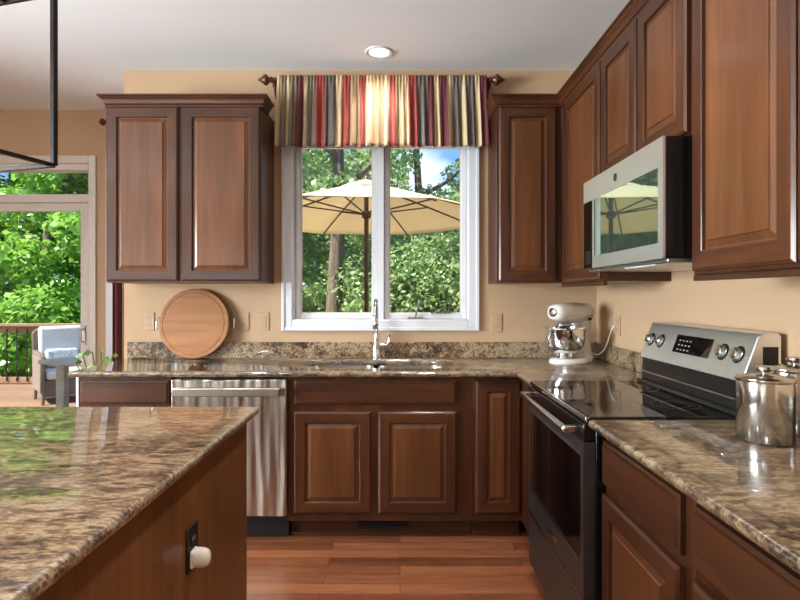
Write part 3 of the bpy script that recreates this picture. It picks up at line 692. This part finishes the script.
cb.location = (-1.305, 3.432+math.sin(tl)*rb, .917+math.cos(tl)*rb+.002)

# ------------------------------------------------------------------ outlets
def outlet(loc, nrm, label, mat, kind='outlet', holes=True):
    fr = Fr(loc, (1, 0, 0) if abs(nrm[1]) > .5 else (0, 1, 0), nrm)
    t = thing('wall_outlet' if kind == 'outlet' else 'light_switch', label, 'outlet' if kind == 'outlet' else 'switch', loc, 'cover plates on the walls' if mat is cream_p else None)
    mb = MB(); fbox(mb, fr, -.036, .036, -.058, .058, .0008, .006); mb.build('cover_plate', mat, t, bevel=.003)
    mb = MB()
    if kind == 'outlet':
        for v in (-.022, .022):
            mb = MB(); fbox(mb, fr, -.016, .016, v-.015, v+.015, .006, .0075); so_ = mb.build('socket', mat, t, bevel=.002)
            for u in (-.007, .006): mb = MB(); fbox(mb, fr, u-.001, u+.001, v-.004, v+.006, .0075, .0079); mb.build('slot', blackp if mat is not blackp else white_m, so_)
    else:
        fbox(mb, fr, -.017, .017, -.033, .033, .006, .009); mb.build('rocker', mat, t, bevel=.002)
    return t
outlet((-1.01, YW, 1.148), (0, -1, 0), 'beige wall outlet just right of the round board', cream_p)
outlet((-.88, YW, 1.148), (0, -1, 0), 'beige rocker switch below the left wall cabinet', cream_p, 'switch')
outlet((-1.62, YW, 1.148), (0, -1, 0), 'beige wall outlet half hidden left of the round board', cream_p)
outlet((.622, YW, 1.14), (0, -1, 0), 'beige wall outlet right of the window', cream_p)
outlet((XR, 3.17, 1.14), (-1, 0, 0), 'beige wall outlet behind the mixer with a plugged cord', cream_p)
io = outlet((-.5465, 1.426, .662), (1, 0, 0), 'black outlet plate on the island side', blackp)
nl = thing('night_light', 'small white plug-in night light on the island outlet', 'night light', (-.535, 1.428, .64))
MB().box(-.5385, -.530, 1.394, 1.430, .618, .662).build('plug_body', white_e, nl, bevel=.003)
mb = MB(); R = []
for x_, q in ((-.5298, 1), (-.512, 1), (-.503, .93), (-.497, .8), (-.493, .6), (-.491, .3)):
    R.append([(x_, 1.411+.019*q*math.cos(2*PI*j/28), .641+.026*q*math.sin(2*PI*j/28)) for j in range(28)])
mb.rings(R).build('shade', white_e, nl, smooth=60)

# ------------------------------------------------------------------ ceiling downlights
emi, nt_, b_s = newmat('lamp_lens'); b_s.inputs['Emission Color'].default_value = (1, .96, .88, 1); b_s.inputs['Emission Strength'].default_value = 6
def downlight(x, y, label=None):
    t = thing('recessed_light', label or 'round white recessed ceiling light', 'ceiling light', (x, y, CZ), 'recessed ceiling lights', local=True)
    MB().lathe([(.058, -.001), (.060, -.006), (.078, -.009), (.083, -.004), (.084, -.0005)], (0, 0, 0), 40, caps=False).build('trim_ring', white_m, t, smooth=50)
    MB().lathe([(.058, -.003), (.03, -.0045), (.001, -.005)], (0, 0, 0), 32).build('lens', emi, t)
    ld = bpy.data.lights.new('lamp', 'AREA'); ld.shape = 'DISK'; ld.size = .15; ld.spread = math.radians(120 if y < 3 else 90); ld.energy = CAN_POWER*(.3 if y > 3 else 1); ld.color = (1, .96, .91)
    lo = bpy.data.objects.new('lamp', ld); COL.objects.link(lo); lo.parent = t; lo.location = (0, 0, -.012)
    return t
for i, (x, y) in enumerate(CANS): downlight(x, y, 'round white recessed ceiling light in front of the valance' if i == 0 else 'round white recessed ceiling light elsewhere in the room')

# ------------------------------------------------------------------ valance and rod
vr = thing('curtain_rod', 'dark wooden curtain rod with carved finials above the window', 'curtain rod', (-.125, 3.425, 2.675))
RZ = 2.672; RYc = 3.425
MB().tube([(-.80, RYc, RZ), (.565, RYc, RZ)], .014, 16).build('rod', rod_wood, vr)
for sg, x in ((-1, -.80), (1, .565)):
    MB().lathe([(.016, 0), (.020, .004), (.020, .010), (.014, .014), (.016, .020), (.034, .038), (.033, .050), (.018, .070), (.006, .09), (.001, .097)], (x, RYc, RZ), 20, (sg, 0, 0)).build('finial', rod_wood, vr, smooth=40)
    bx = x+sg*-.01
    MB().lathe([(.028, 0), (.028, .008), (.012, .012), (.01, .07)], (x-sg*.006, 3.519, RZ), 16, (0, -1, 0)).tube([(x-sg*.006, 3.45, RZ-.0), (x-sg*.006, 3.47, RZ-.05), (x-sg*.006, 3.513, RZ-.09)], .009).build('bracket', rod_wood, vr, smooth=40)
def stripes(name, seq):
    m, nt, b = newmat(name); tot = sum(w for w, c in seq); p = 0; st = []
    for w_, c in seq: st.append((p/tot, c)); p += w_
    uv = nt.nodes.new('ShaderNodeUVMap'); sp = nt.nodes.new('ShaderNodeSeparateXYZ'); nt.links.new(uv.outputs[0], sp.inputs[0])
    r = ramp(nt, st, 'CONSTANT'); nt.links.new(sp.outputs[0], r.inputs[0])
    v = coords(nt, (60, 60, 500)); n = N(nt, 'ShaderNodeTexNoise', Scale=1.0, Detail=3.0); nt.links.new(v, n.inputs['Vector'])
    mxx = N(nt, 'ShaderNodeMix', data_type='RGBA', blend_type='MULTIPLY'); mxx.inputs[0].default_value = .35
    nt.links.new(r.outputs[0], mxx.inputs[6]); nt.links.new(n.outputs['Color'], mxx.inputs[7]); nt.links.new(r.outputs[0], b.inputs['Base Color'])
    b.inputs['Roughness'].default_value = .75; b.inputs['Sheen Weight'].default_value = .15
    bump(nt, b, n.outputs['Fac'], .2, .001)
    return m
ol = srgb(118, 106, 88); crm = srgb(202, 178, 140); bur = srgb(96, 36, 42); red = srgb(152, 62, 54); gr = srgb(96, 88, 82); tan_ = srgb(166, 138, 104)
seq = [(10, crm), (14, ol), (10, crm), (18, ol), (20, bur), (10, crm), (26, ol), (26, red), (26, gr), (18, crm), (20, red), (28, tan_), (14, red), (20, crm), (34, tan_), (12, crm), (16, red), (22, tan_), (14, crm), (22, red), (30, gr), (18, bur), (16, crm), (22, bur), (12, crm), (24, gr), (12, crm), (26, gr), (12, crm), (20, bur)]
val_m = stripes('striped_valance_fabric', seq)
va = thing('valance', 'red, cream and olive striped gathered valance over the window', 'curtain', (-.118, 3.41, 2.25))
mb = MB(); NX = 420; NZ = 18; uv = []
xs0, xs1 = -.768, .538; zt, zb = 2.692, 2.245
random.seed(3); ph = [random.uniform(0, 6.28) for _ in range(4)]
for j in range(NZ+1):
    tz = j/NZ; z = zt+(zb-zt)*tz
    for i in range(NX+1):
        u = i/NX; x = xs0+(xs1-xs0)*u
        a1 = math.sin(2*PI*27*u+ph[0]+1.2*math.sin(2*PI*3.1*u)); a2 = math.sin(2*PI*61*u+ph[1]+2*math.sin(2*PI*5*u)); a3 = math.sin(2*PI*11*u+ph[2])
        if tz < .07: y = .018+.006*a2
        elif tz < .14: y = .0215+.003*a2
        else:
            g = min((tz-.14)/.5, 1); y = .019+.004*a2*(1-g)+(.006+.016*g)*(a1*.7+.35*a3+.5)*.9+.004*a2*g
        yy = RYc-y-.004
        e = min(i, NX-i)
        flare = .012*(tz**1.5)*(2*u-1)
        mb.v.append((x+flare+.004*a1*tz, yy, z+.003*a3*tz)); uv.append((u+.003*a1, 1-tz))
for j in range(NZ):
    for i in range(NX):
        a = j*(NX+1)+i; mb.f.append((a, a+1, a+NX+2, a+NX+1)); mb.m.append(0)
mb.uv = uv
vo = mb.build('fabric', val_m, va, smooth=80); so = vo.modifiers.new('thick', 'SOLIDIFY'); so.thickness = .002; so.offset = -1
# left nook curtain and rod
r2 = thing('curtain_rod', 'dark wooden curtain rod end beside the patio door', 'curtain rod', (-2.0, 4.16, 2.62))
MB().tube([(-2.23, 4.16, 2.64), (-1.80, 4.16, 2.64)], .014, 14).lathe([(.028, 0), (.028, .008), (.01, .012), (.01, .11)], (-2.19, YF-.001, 2.64), 16, (0, -1, 0)).build('rod', rod_wood, r2)
MB().lathe([(.016, 0), (.020, .004), (.020, .010), (.012, .014), (.014, .020), (.027, .036), (.026, .046), (.014, .06), (.003, .07)], (-2.23, 4.16, 2.64), 20, (-1, 0, 0)).build('finial', rod_wood, r2, smooth=40)
cu = thing('curtain', 'burgundy striped drape hanging beside the patio door', 'curtain', (-2.0, 4.16, .02))
mb = MB(); uv = []
for j in range(11):
    for i in range(121):
        u = i/120; z = 2.61-2.57*j/10
        mb.v.append((-2.185+.33*u, 4.14+.028*math.sin(2*PI*6*u), z)); uv.append((u, j/10))
for j in range(10):
    for i in range(120): a = j*121+i; mb.f.append((a, a+1, a+122, a+121)); mb.m.append(0)
mb.uv = uv
co = mb.build('fabric', stripes('drape_fabric', [(20, bur), (6, gr), (6, tan_), (20, bur), (8, crm), (20, red), (20, bur), (10, tan_)]), cu, smooth=80)
so = co.modifiers.new('thick', 'SOLIDIFY'); so.thickness = .002

# ------------------------------------------------------------------ pendant lantern
pl = thing('pendant_lantern', 'black open-frame lantern hanging above the island', 'pendant light', (0, 0, 0), local=True)
S = .36; b2 = .0145; zt_, zb_ = 2.205, 1.70; C0 = Vector((-1.016, 1.6)); ang = math.radians(15)
mb = MB()
for x in (0, -S):
    for y in (0, -S): mb.bar((x, y, zb_), (x, y, zt_), b2, b2)
for z in (zb_, zt_):
    for a, b in (((0, 0), (-S, 0)), ((-S, 0), (-S, -S)), ((-S, -S), (0, -S)), ((0, -S), (0, 0))):
        mb.bar((*a, z), (*b, z), b2*.8, b2*.8)
mb.build('frame', bronze, pl, bevel=.001)
cx_ = -S/2
MB().tube([(cx_, cx_, zt_-.1), (cx_, cx_, CZ-.03)], .008).lathe([(.06, 0), (.06, -.02), (.02, -.03)], (cx_, cx_, CZ-.001), 24).build('stem', bronze, pl)
mb = MB().bar((-S, cx_, zt_), (0, cx_, zt_), .012, .012).bar((cx_, -S, zt_), (cx_, 0, zt_), .012, .012)
mb.build('crossbar', bronze, pl)
for k in range(4):
    a = PI/4+PI/2*k; px, py = cx_+.07*math.cos(a), cx_+.07*math.sin(a)
    cn = MB().tube([(cx_, cx_, zt_-.09), (px, py, zt_-.12), (px, py, zt_-.03-.06)], .005).lathe([(.012, 0), (.012, .07)], (px, py, zt_-.095), 12).build('candle_arm', bronze, pl)
pl.location = (C0.x, C0.y, 0); pl.rotation_euler = (0, 0, -ang)

# ------------------------------------------------------------------ houseplant beyond the counter end
leaf_p = leafmat('plant_leaves', [srgb(70, 120, 50), srgb(120, 170, 70), srgb(150, 190, 90)], .4)
hp = thing('houseplant', 'leafy green houseplant peeking over the counter end', 'plant', (-2.03, 3.72, 0))
MB().lathe([(.10, .0), (.13, .02), (.15, .30), (.155, .31), (.145, .31), (.13, .27)], (-2.03, 3.72, .001), 28).build('pot', plain('clay_pot', srgb(150, 110, 86), .8), hp, smooth=50)
mb = MB(); lf = MB()
random.seed(12)
tips = [(-2.10, 3.72, .93), (-2.02, 3.68, .955), (-2.13, 3.66, .915), (-1.98, 3.75, .90), (-2.06, 3.80, .88), (-2.2, 3.7, .86), (-1.9, 3.78, .84)]
for tx, ty, tz in tips:
    mid = ((tx-2.03)/2, (ty+3.72)/2, .65); P = smoothpath([(-2.03+random.uniform(-.03, .03), 3.72, .25), mid, (tx, ty, tz)], 5); mb.tube(P, .004, 6)
    for q in range(4):
        c = P[-1-q*2]; a = random.uniform(0, 6.28); L = random.uniform(.045, .075)
        d = Vector((math.cos(a), math.sin(a)*.6, random.uniform(-.1, .35))).normalized(); sd = d.cross(Vector((random.uniform(-.5,.5), -1, random.uniform(-.3,.3)))).normalized()*L*.33
        lf.add([c, c+d*L*.4+sd, c+d*L+Vector((0, 0, -.01)), c+d*L*.4-sd, c+d*L*.45+Vector((0, 0, -.008))], [(0, 1, 4), (1, 2, 4), (2, 3, 4), (3, 0, 4)])
mb.build('stem', plain('green_stem', srgb(80, 110, 50), .6), hp); lo_ = lf.build('foliage', leaf_p, hp, smooth=0)

# ------------------------------------------------------------------ outdoors: deck, railing, furniture, umbrella
GZ = -1.6; DKZ = -.05
def planks(name, c1, c2, width):
    m, nt, b = newmat(name); tc = nt.nodes.new('ShaderNodeTexCoord'); br = nt.nodes.new('ShaderNodeTexBrick')
    br.inputs['Scale'].default_value = 1; br.inputs['Brick Width'].default_value = 3.6; br.inputs['Row Height'].default_value = width; br.inputs['Mortar Size'].default_value = .004
    br.inputs['Color1'].default_value = c1; br.inputs['Color2'].default_value = c2; br.inputs['Mortar'].default_value = srgb(60, 50, 42)
    nt.links.new(tc.outputs['Object'], br.inputs['Vector']); nt.links.new(br.outputs['Color'], b.inputs['Base Color']); b.inputs['Roughness'].default_value = .8
    return m
deck_m = planks('deck_boards', srgb(136, 104, 80), srgb(120, 92, 70), .14)
rail_m = wood('cedar_rail', 0, srgb(130, 98, 72), srgb(152, 118, 90), srgb(170, 136, 108), rough=.8, coat=0)
struct('deck_floor', MB().box(-12, 4.5, YF+.15, 8.55, DKZ-.06, DKZ), deck_m, smooth=0)
gm, gnt, gb = newmat('lawn'); gv = coords(gnt, (1, 1, 1)); gn = N(gnt, 'ShaderNodeTexNoise', Scale=.6, Detail=6.0); gnt.links.new(gv, gn.inputs['Vector'])
gr_ = ramp(gnt, [(.35, srgb(88, 120, 52)), (.65, srgb(168, 190, 104))]); gnt.links.new(gn.outputs['Fac'], gr_.inputs[0]); gnt.links.new(gr_.outputs[0], gb.inputs['Base Color']); gb.inputs['Roughness'].default_value = .95
struct('ground', MB().box(-45, 45, -20, 70, GZ-.2, GZ), gm, smooth=0)
def skirt():  # posts carrying the deck
    mb = MB()
    for x in (-11, -8, -5, -2, 1, 4): mb.box(x, x+.14, 8.3, 8.44, GZ, DKZ-.06)
    struct('deck_posts', mb, rail_m, smooth=0)
skirt()
rl = thing('deck_railing', 'cedar deck railing with black balusters beyond the patio door', 'railing', (-5.5, 8.4, DKZ))
MB().box(-9.5, -1.2, 8.31, 8.46, .84, .88).build('top_rail', rail_m, rl, bevel=.004)
MB().box(-9.5, -1.2, 8.36, 8.40, .74, .835).build('upper_rail', rail_m, rl, bevel=.003)
MB().box(-9.5, -1.2, 8.36, 8.40, DKZ+.02, DKZ+.11).build('lower_rail', rail_m, rl, bevel=.003)
for x in (-9.4, -7.6, -4.3, -2.8, -1.3): MB().box(x-.045, x+.045, 8.335, 8.425, DKZ, .839).build('post', rail_m, rl)
bal = None
for k in range(52):
    x = -9.28+k*.155
    if bal is None:
        bal = MB().tube([(x, 8.35, .0), (x, 8.35, .80)], .010, 8).build('baluster', blackm, rl); bx0 = x
    else:
        c = bal.copy(); COL.objects.link(c); c.location.x += x-bx0
# wicker armchair
def weave():
    m, nt, b = newmat('grey_wicker'); v = coords(nt, (55, 55, 90)); n = N(nt, 'ShaderNodeTexWave', Scale=1.0, Distortion=2.0); nt.links.new(v, n.inputs['Vector'])
    r = ramp(nt, [(.2, srgb(84, 72, 62)), (.8, srgb(140, 124, 110))]); nt.links.new(n.outputs['Fac'], r.inputs[0]); nt.links.new(r.outputs[0], b.inputs['Base Color']); b.inputs['Roughness'].default_value = .7
    bump(nt, b, n.outputs['Fac'], .6, .01); return m
wick = weave()
wc = thing('wicker_armchair', 'grey wicker armchair with pale blue cushions out on the deck', 'chair', (0, 0, 0), local=True)
# local: front = -y
def arch(x0, x1):
    pts = [(x0, -.30, .0), (x0, -.33, .3), (x0, -.34, .55), (x0, -.30, .63), (x0, -.20, .655), (x0, .1, .65), (x0, .3, .68), (x0, .33, 0)]
    return pts
for sg in (-1, 1):
    poly = [(-.33, .16), (-.345, .56), (-.32, .62), (-.26, .65), (.28, .66), (.30, .16)]
    mb = MB().rings([[(sg*x, y, z) for y, z in poly] for x in (.27, .335)])
    am = mb.build('arm', wick, wc, bevel=.02, seg=3)
    MB().tube([(sg*.302, -.345, .58), (sg*.302, -.32, .635), (sg*.302, -.26, .665), (sg*.302, .28, .675)], .035, 10).build('arm_roll', wick, am)
MB().box(-.27, .27, -.31, .30, .22, .33).build('seat_frame', wick, wc, bevel=.01)
MB().rings([[(x, y, z) for x, z in ((-.33, .25), (.33, .25), (.34, .95), (.28, 1.01), (-.28, 1.01), (-.34, .95))] for y in (.27, .33)]).build('back_frame', wick, wc, bevel=.015)
MB().rings([[(x, -.315, z) for x, z in ((-.27, .10), (.27, .10), (.27, .30), (-.27, .30))], [(x, -.295, z) for x, z in ((-.27, .10), (.27, .10), (.27, .30), (-.27, .30))]]).build('apron', wick, wc)
for sx in (-.29, .29):
    for sy in (-.3, .28): MB().tube([(sx, sy, .25), (sx*1.03, sy*1.05, .0)], [.028, .02], 8).build('leg', wick, wc)
blue = plain('pale_blue_cushion', srgb(204, 206, 204), .85, nscale=30, var=.06, bump=.2)
sc_ = MB().box(-.262, .262, -.33, .23, .335, .46).build('seat_cushion', blue, wc, bevel=.04, seg=4)
bcu = MB().rings([[(x, y+.02*0, z) for x, z in ((-.26, .42), (.26, .42), (.28, 1.04), (-.28, 1.04))] for y in (.12, .26)]).build('back_cushion', blue, wc, bevel=.045, seg=4)
pt, pnt, pb = newmat('patterned_pillow'); pv = coords(pnt, (16, 16, 16)); pn = N(pnt, 'ShaderNodeTexNoise', Scale=1.0, Detail=2.0, Distortion=3.0); pnt.links.new(pv, pn.inputs['Vector'])
pr = ramp(pnt, [(.45, srgb(184, 188, 194)), (.6, srgb(128, 140, 156))]); pnt.links.new(pn.outputs['Fac'], pr.inputs[0]); pnt.links.new(pr.outputs[0], pb.inputs['Base Color'])
wc.location = (-4.42, 7.15, DKZ); wc.scale = (.9, .9, .92); wc.rotation_euler = (0, 0, math.radians(42))
lp = MB().rings([[(x, y, z) for x, z in ((-.22, .0), (.22, .0), (.22, .27), (-.22, .27))] for y in (-.06, .06)])
lpo = lp.build('lumbar_pillow', pt, None, bevel=.05, seg=4); tag(lpo, 'pale patterned lumbar pillow resting on the wicker armchair', 'pillow')
Rm = Matrix.Rotation(math.radians(42), 3, 'Z'); lpo.location = Vector(wc.location)+Rm @ Vector((0, .0, .43)); lpo.scale = (.9, .9, .9); lpo.rotation_euler = (math.radians(-14), 0, math.radians(42))
# plank table
tb_m = wood('weathered_table', 0, srgb(166, 156, 146), srgb(194, 184, 174), srgb(210, 202, 192), rough=.7, coat=0)
tb = thing('patio_table', 'grey weathered plank table standing in front of the wicker chair', 'table', (-2.9, 5.2, DKZ))
MB().rings([[(x, y, z) for x, y in ((-3.42, 5.15), (-2.55, 4.82), (-2.2, 5.75), (-3.1, 6.1))] for z in (.665, .705)]).build('table_top', tb_m, tb, bevel=.006)
for x, y in ((-3.22, 5.2), (-2.55, 4.95), (-2.36, 5.65), (-3.02, 5.9)): MB().box(x-.04, x+.04, y-.04, y+.04, DKZ+.0005, .664).build('leg', tb_m, tb, bevel=.005)
# market umbrella
UX, UY = -.325, 5.27
um = thing('patio_umbrella', 'cream octagonal market umbrella with bronze pole outside the window', 'umbrella', (UX, UY, DKZ))
pole_m = plain('umbrella_pole', srgb(92, 72, 58), .4, .4)
cm = bpy.data.materials.new('canopy_fabric'); cm.use_nodes = True; cn_ = cm.node_tree; cn_.nodes.clear()
co_ = cn_.nodes.new('ShaderNodeOutputMaterial'); cdf = cn_.nodes.new('ShaderNodeBsdfDiffuse'); ctr = cn_.nodes.new('ShaderNodeBsdfTranslucent'); cmx = cn_.nodes.new('ShaderNodeMixShader')
cv = coords(cn_, (300, 300, 300)); cn2 = N(cn_, 'ShaderNodeTexNoise', Scale=1.0); cn_.links.new(cv, cn2.inputs['Vector']); crr = ramp(cn_, [(.3, srgb(232, 214, 182)), (.7, srgb(240, 224, 196))]); cn_.links.new(cn2.outputs['Fac'], crr.inputs[0])
cn_.links.new(crr.outputs[0], cdf.inputs[0]); cn_.links.new(crr.outputs[0], ctr.inputs[0]); cmx.inputs[0].default_value = .42
cn_.links.new(cdf.outputs[0], cmx.inputs[1]); cn_.links.new(ctr.outputs[0], cmx.inputs[2]); cn_.links.new(cmx.outputs[0], co_.inputs[0])
MB().tube([(UX, UY, DKZ+.1), (UX, UY, 2.36)], .022, 14).build('pole', pole_m, um)
MB().lathe([(.22, 0), (.23, .02), (.21, .06), (.06, .08), (.04, .25), (.03, .26)], (UX, UY, DKZ+.001), 28).build('base', blackm, um)
ZR, ZP, RR = 2.045, 2.39, 1.34
mb = MB(); K = 10; nseg = 8; rings_ = []
a0 = PI/8+math.radians(4)
for k in range(K+1):
    t = k/K; ring_ = []
    for j in range(nseg*6):
        a = a0+2*PI*j/(nseg*6); fr_ = (j % 6)/6; cor = math.cos(PI/8)/math.cos((fr_-.5)*PI/4)
        r = (.03+(RR-.03)*t)*cor; sag = .02*math.sin(fr_*PI)*math.sin(t*PI)
        ring_.append((UX+r*math.cos(a), UY+r*math.sin(a), ZP+(ZR-ZP)*(t**1.12)-sag))
    rings_.append(ring_)
mb.rings(rings_, False, False); cp_ = mb.build('canopy', cm, um, smooth=25); so = cp_.modifiers.new('thick', 'SOLIDIFY'); so.thickness = .0015
MB().lathe([(.0, ZP+.045), (.02, ZP+.044), (.22, ZP-.02), (.30, ZP-.055)], (UX, UY, 0), 8, caps=False).build('vent_cap', cm, um, smooth=0)
MB().lathe([(.01, ZP+.03), (.025, ZP+.05), (.02, ZP+.07), (.004, ZP+.085)], (UX, UY, 0), 16).build('finial', pole_m, um)
for j in range(8):
    a = a0+2*PI*j/8; d = Vector((math.cos(a), math.sin(a), 0)); c = Vector((UX, UY, 0))
    P = [c+d*(.04+(RR-.05)*t)+Vector((0, 0, ZP+(ZR-ZP)*(t**1.12)-.016)) for t in (0, .25, .5, .75, 1)]
    rbb = MB().tube(P, .009, 6).build('rib', pole_m, um)
    MB().tube([c+d*.03+Vector((0, 0, 2.10)), P[2]], .008, 6).build('strut', pole_m, rbb)
MB().lathe([(.035, 2.06), (.045, 2.07), (.045, 2.12), (.03, 2.13)], (UX, UY, 0), 16).build('runner', pole_m, um)

# ------------------------------------------------------------------ trees
def leaf_mesh(name, mat, n, clusters, size, flat=.5, seed=1):
    rs = np.random.RandomState(seed)
    cl = np.array([c[:3] for c in clusters]); cr_ = np.array([c[3] for c in clusters]); wts = cr_**2/np.sum(cr_**2)
    idx = rs.choice(len(clusters), n, p=wts); d = rs.normal(size=(n, 3)); d /= np.linalg.norm(d, axis=1)[:, None]
    rad = cr_[idx]*(rs.uniform(.25, 1, n)**.5)
    c = cl[idx]+d*rad[:, None]*np.array([1, 1, .75])
    nr = d*.4+rs.normal(size=(n, 3))*.6+np.array([0, 0, flat]); nr /= np.linalg.norm(nr, axis=1)[:, None]
    t = np.cross(nr, rs.normal(size=(n, 3))); t /= np.linalg.norm(t, axis=1)[:, None]; b = np.cross(nr, t)
    L = size*rs.uniform(.6, 1.3, n)[:, None]
    v = np.stack([c-t*L*.5, c+b*L*.3-t*L*.05, c+t*L*.5-nr*L*.12, c-b*L*.3-t*L*.05], 1).reshape(-1, 3)
    me = bpy.data.meshes.new(name); me.vertices.add(4*n); me.vertices.foreach_set('co', v.ravel()); me.loops.add(4*n); me.loops.foreach_set('vertex_index', np.arange(4*n))
    me.polygons.add(n); me.polygons.foreach_set('loop_start', np.arange(n)*4); me.polygons.foreach_set('loop_total', np.full(n, 4)); me.update(calc_edges=True); me.materials.append(mat)
    return me
def crown(seed, R, Hh, base, n):
    r = random.Random(seed); o = []
    for k in range(n):
        a = r.uniform(0, 2*PI); q = r.uniform(.1, 1)**.6; h = r.uniform(0, 1); w_ = math.sin(PI*(.12+.8*h))
        o.append((R*q*w_*math.cos(a), R*q*w_*math.sin(a), base+h*Hh, r.uniform(.35, .8)))
    return o
M1 = leaf_mesh('leaves', leaf_bright, 26000, crown(1, 2.6, 7.5, .3, 60), .17, seed=1)
M2 = leaf_mesh('leaves', leaf_grey, 26000, crown(2, 2.4, 6.5, 1.0, 55), .13, seed=2)
M4 = leaf_mesh('leaves', leaf_grey, 16000, crown(6, 1.7, 3.5, .4, 46), .11, seed=6)
M3 = leaf_mesh('leaves', leaf_grey, 9000, crown(4, 2.6, 4.5, 4.6, 34), .14, seed=4)
def trunk_mb(r, h, seed, crown_=True):
    q = random.Random(seed); mb = MB()
    P = smoothpath([(0, 0, 0), (q.uniform(-.1, .1), 0, h*.3), (q.uniform(-.15, .15), q.uniform(-.1, .1), h*.65), (q.uniform(-.2, .2), 0, h)], 4)
    mb.tube(P, [r*(1.15-.8*i/(len(P)-1)) for i in range(len(P))], 12)
    for k in range(6):
        a = q.uniform(0, 6.28); b0 = P[min(int(len(P)*(.58+.07*k)), len(P)-1)]; L = q.uniform(1.0, 1.9)
        e = b0+Vector((math.cos(a)*L, math.sin(a)*L, L*.7)); mb.tube([b0, (b0+e)/2+Vector((0, 0, -.1)), e], [r*.4, r*.28, r*.1], 8)
    return mb
def tree(x, y, me, s_, rot, label, tr=.16, th=7.0, seed=1, gz=GZ):
    t = thing('tree', label, 'tree', (0, 0, 0), 'trees beyond the deck', local=True)
    trunk_mb(tr, th, seed).build('trunk', bark, t, smooth=60)
    o = bpy.data.objects.new('foliage', me); COL.objects.link(o); o.parent = t
    t.location = (x, y, gz); t.scale = (s_, s_, s_); t.rotation_euler = (0, 0, rot)
    return t
TREES = [
 (-7.6, 11.6, M1, 1.0, 0.0, 'bright leafy tree filling the left of the patio door view'),
 (-5.3, 12.6, M1, 1.05, 2.0, 'bright leafy tree in the middle of the patio door view'),
 (-9.6, 13.6, M1, 1.15, 4.0, 'bright leafy tree at the far left behind the railing'),
 (-11.5, 11.0, M1, 1.0, 1.0, 'bright leafy tree outside the left edge of the patio view'),
 (-6.6, 16.5, M1, 1.4, 3.0, 'taller bright tree rising behind the patio door trees'),
 (-3.4, 14.5, M2, 1.0, 1.0, 'grey-green tree between the patio door and window views'),
 (-.2, 13.2, M2, .62, 0.5, 'low grey-green tree seen below the umbrella'),
 (1.55, 12.0, M2, .62, 2.5, 'low grey-green tree at the right side of the window view'),
 (3.6, 13.5, M2, .8, 4.2, 'grey-green tree past the right side of the window view'),
 (-.9, 19.5, M2, .95, 5.2, 'distant grey-green tree seen high behind the umbrella'),
 (3.2, 24.0, M2, 1.05, 3.3, 'farthest grey-green tree right of the umbrella'),
 (-4.4, 22.0, M2, 1.2, .4, 'distant tree left of the umbrella behind the trunk'),
 (6.8, 20.0, M2, 1.1, 1.7, 'distant tree to the right beyond the window view'),
]
for i, (x, y, me, s_, r_, lb) in enumerate(TREES): tree(x, y, me, s_, r_, lb, seed=i+1)
for i, (x, y, s_, lb) in enumerate([(-.15, 11.2, .95, 'dense light green bush behind the umbrella pole'), (.75, 10.4, .98, 'dense light green bush filling the right window pane'), (1.75, 11.0, 1.0, 'dense light green bush at the right edge of the window view'), (.3, 12.6, 1.15, 'taller bush behind the two bushes of the right pane'), (-2.3, 12.8, .75, 'low bush left of the thick trunk')]):
    t = tree(x, y, M4, s_, i*1.3, lb, .07, 3.2, 40+i); t['category'] = 'bush'; t['group'] = 'bushes beyond the deck'
tree(-1.22, 9.9+.6, M3, 1.0, .6, 'tall tree with a thick bare trunk seen under the umbrella', .19, 7.5, 21)
tree(.36, 15.0, M3, 1.15, 2.2, 'tall tree whose upper trunk rises above the umbrella', .15, 7.5, 22)
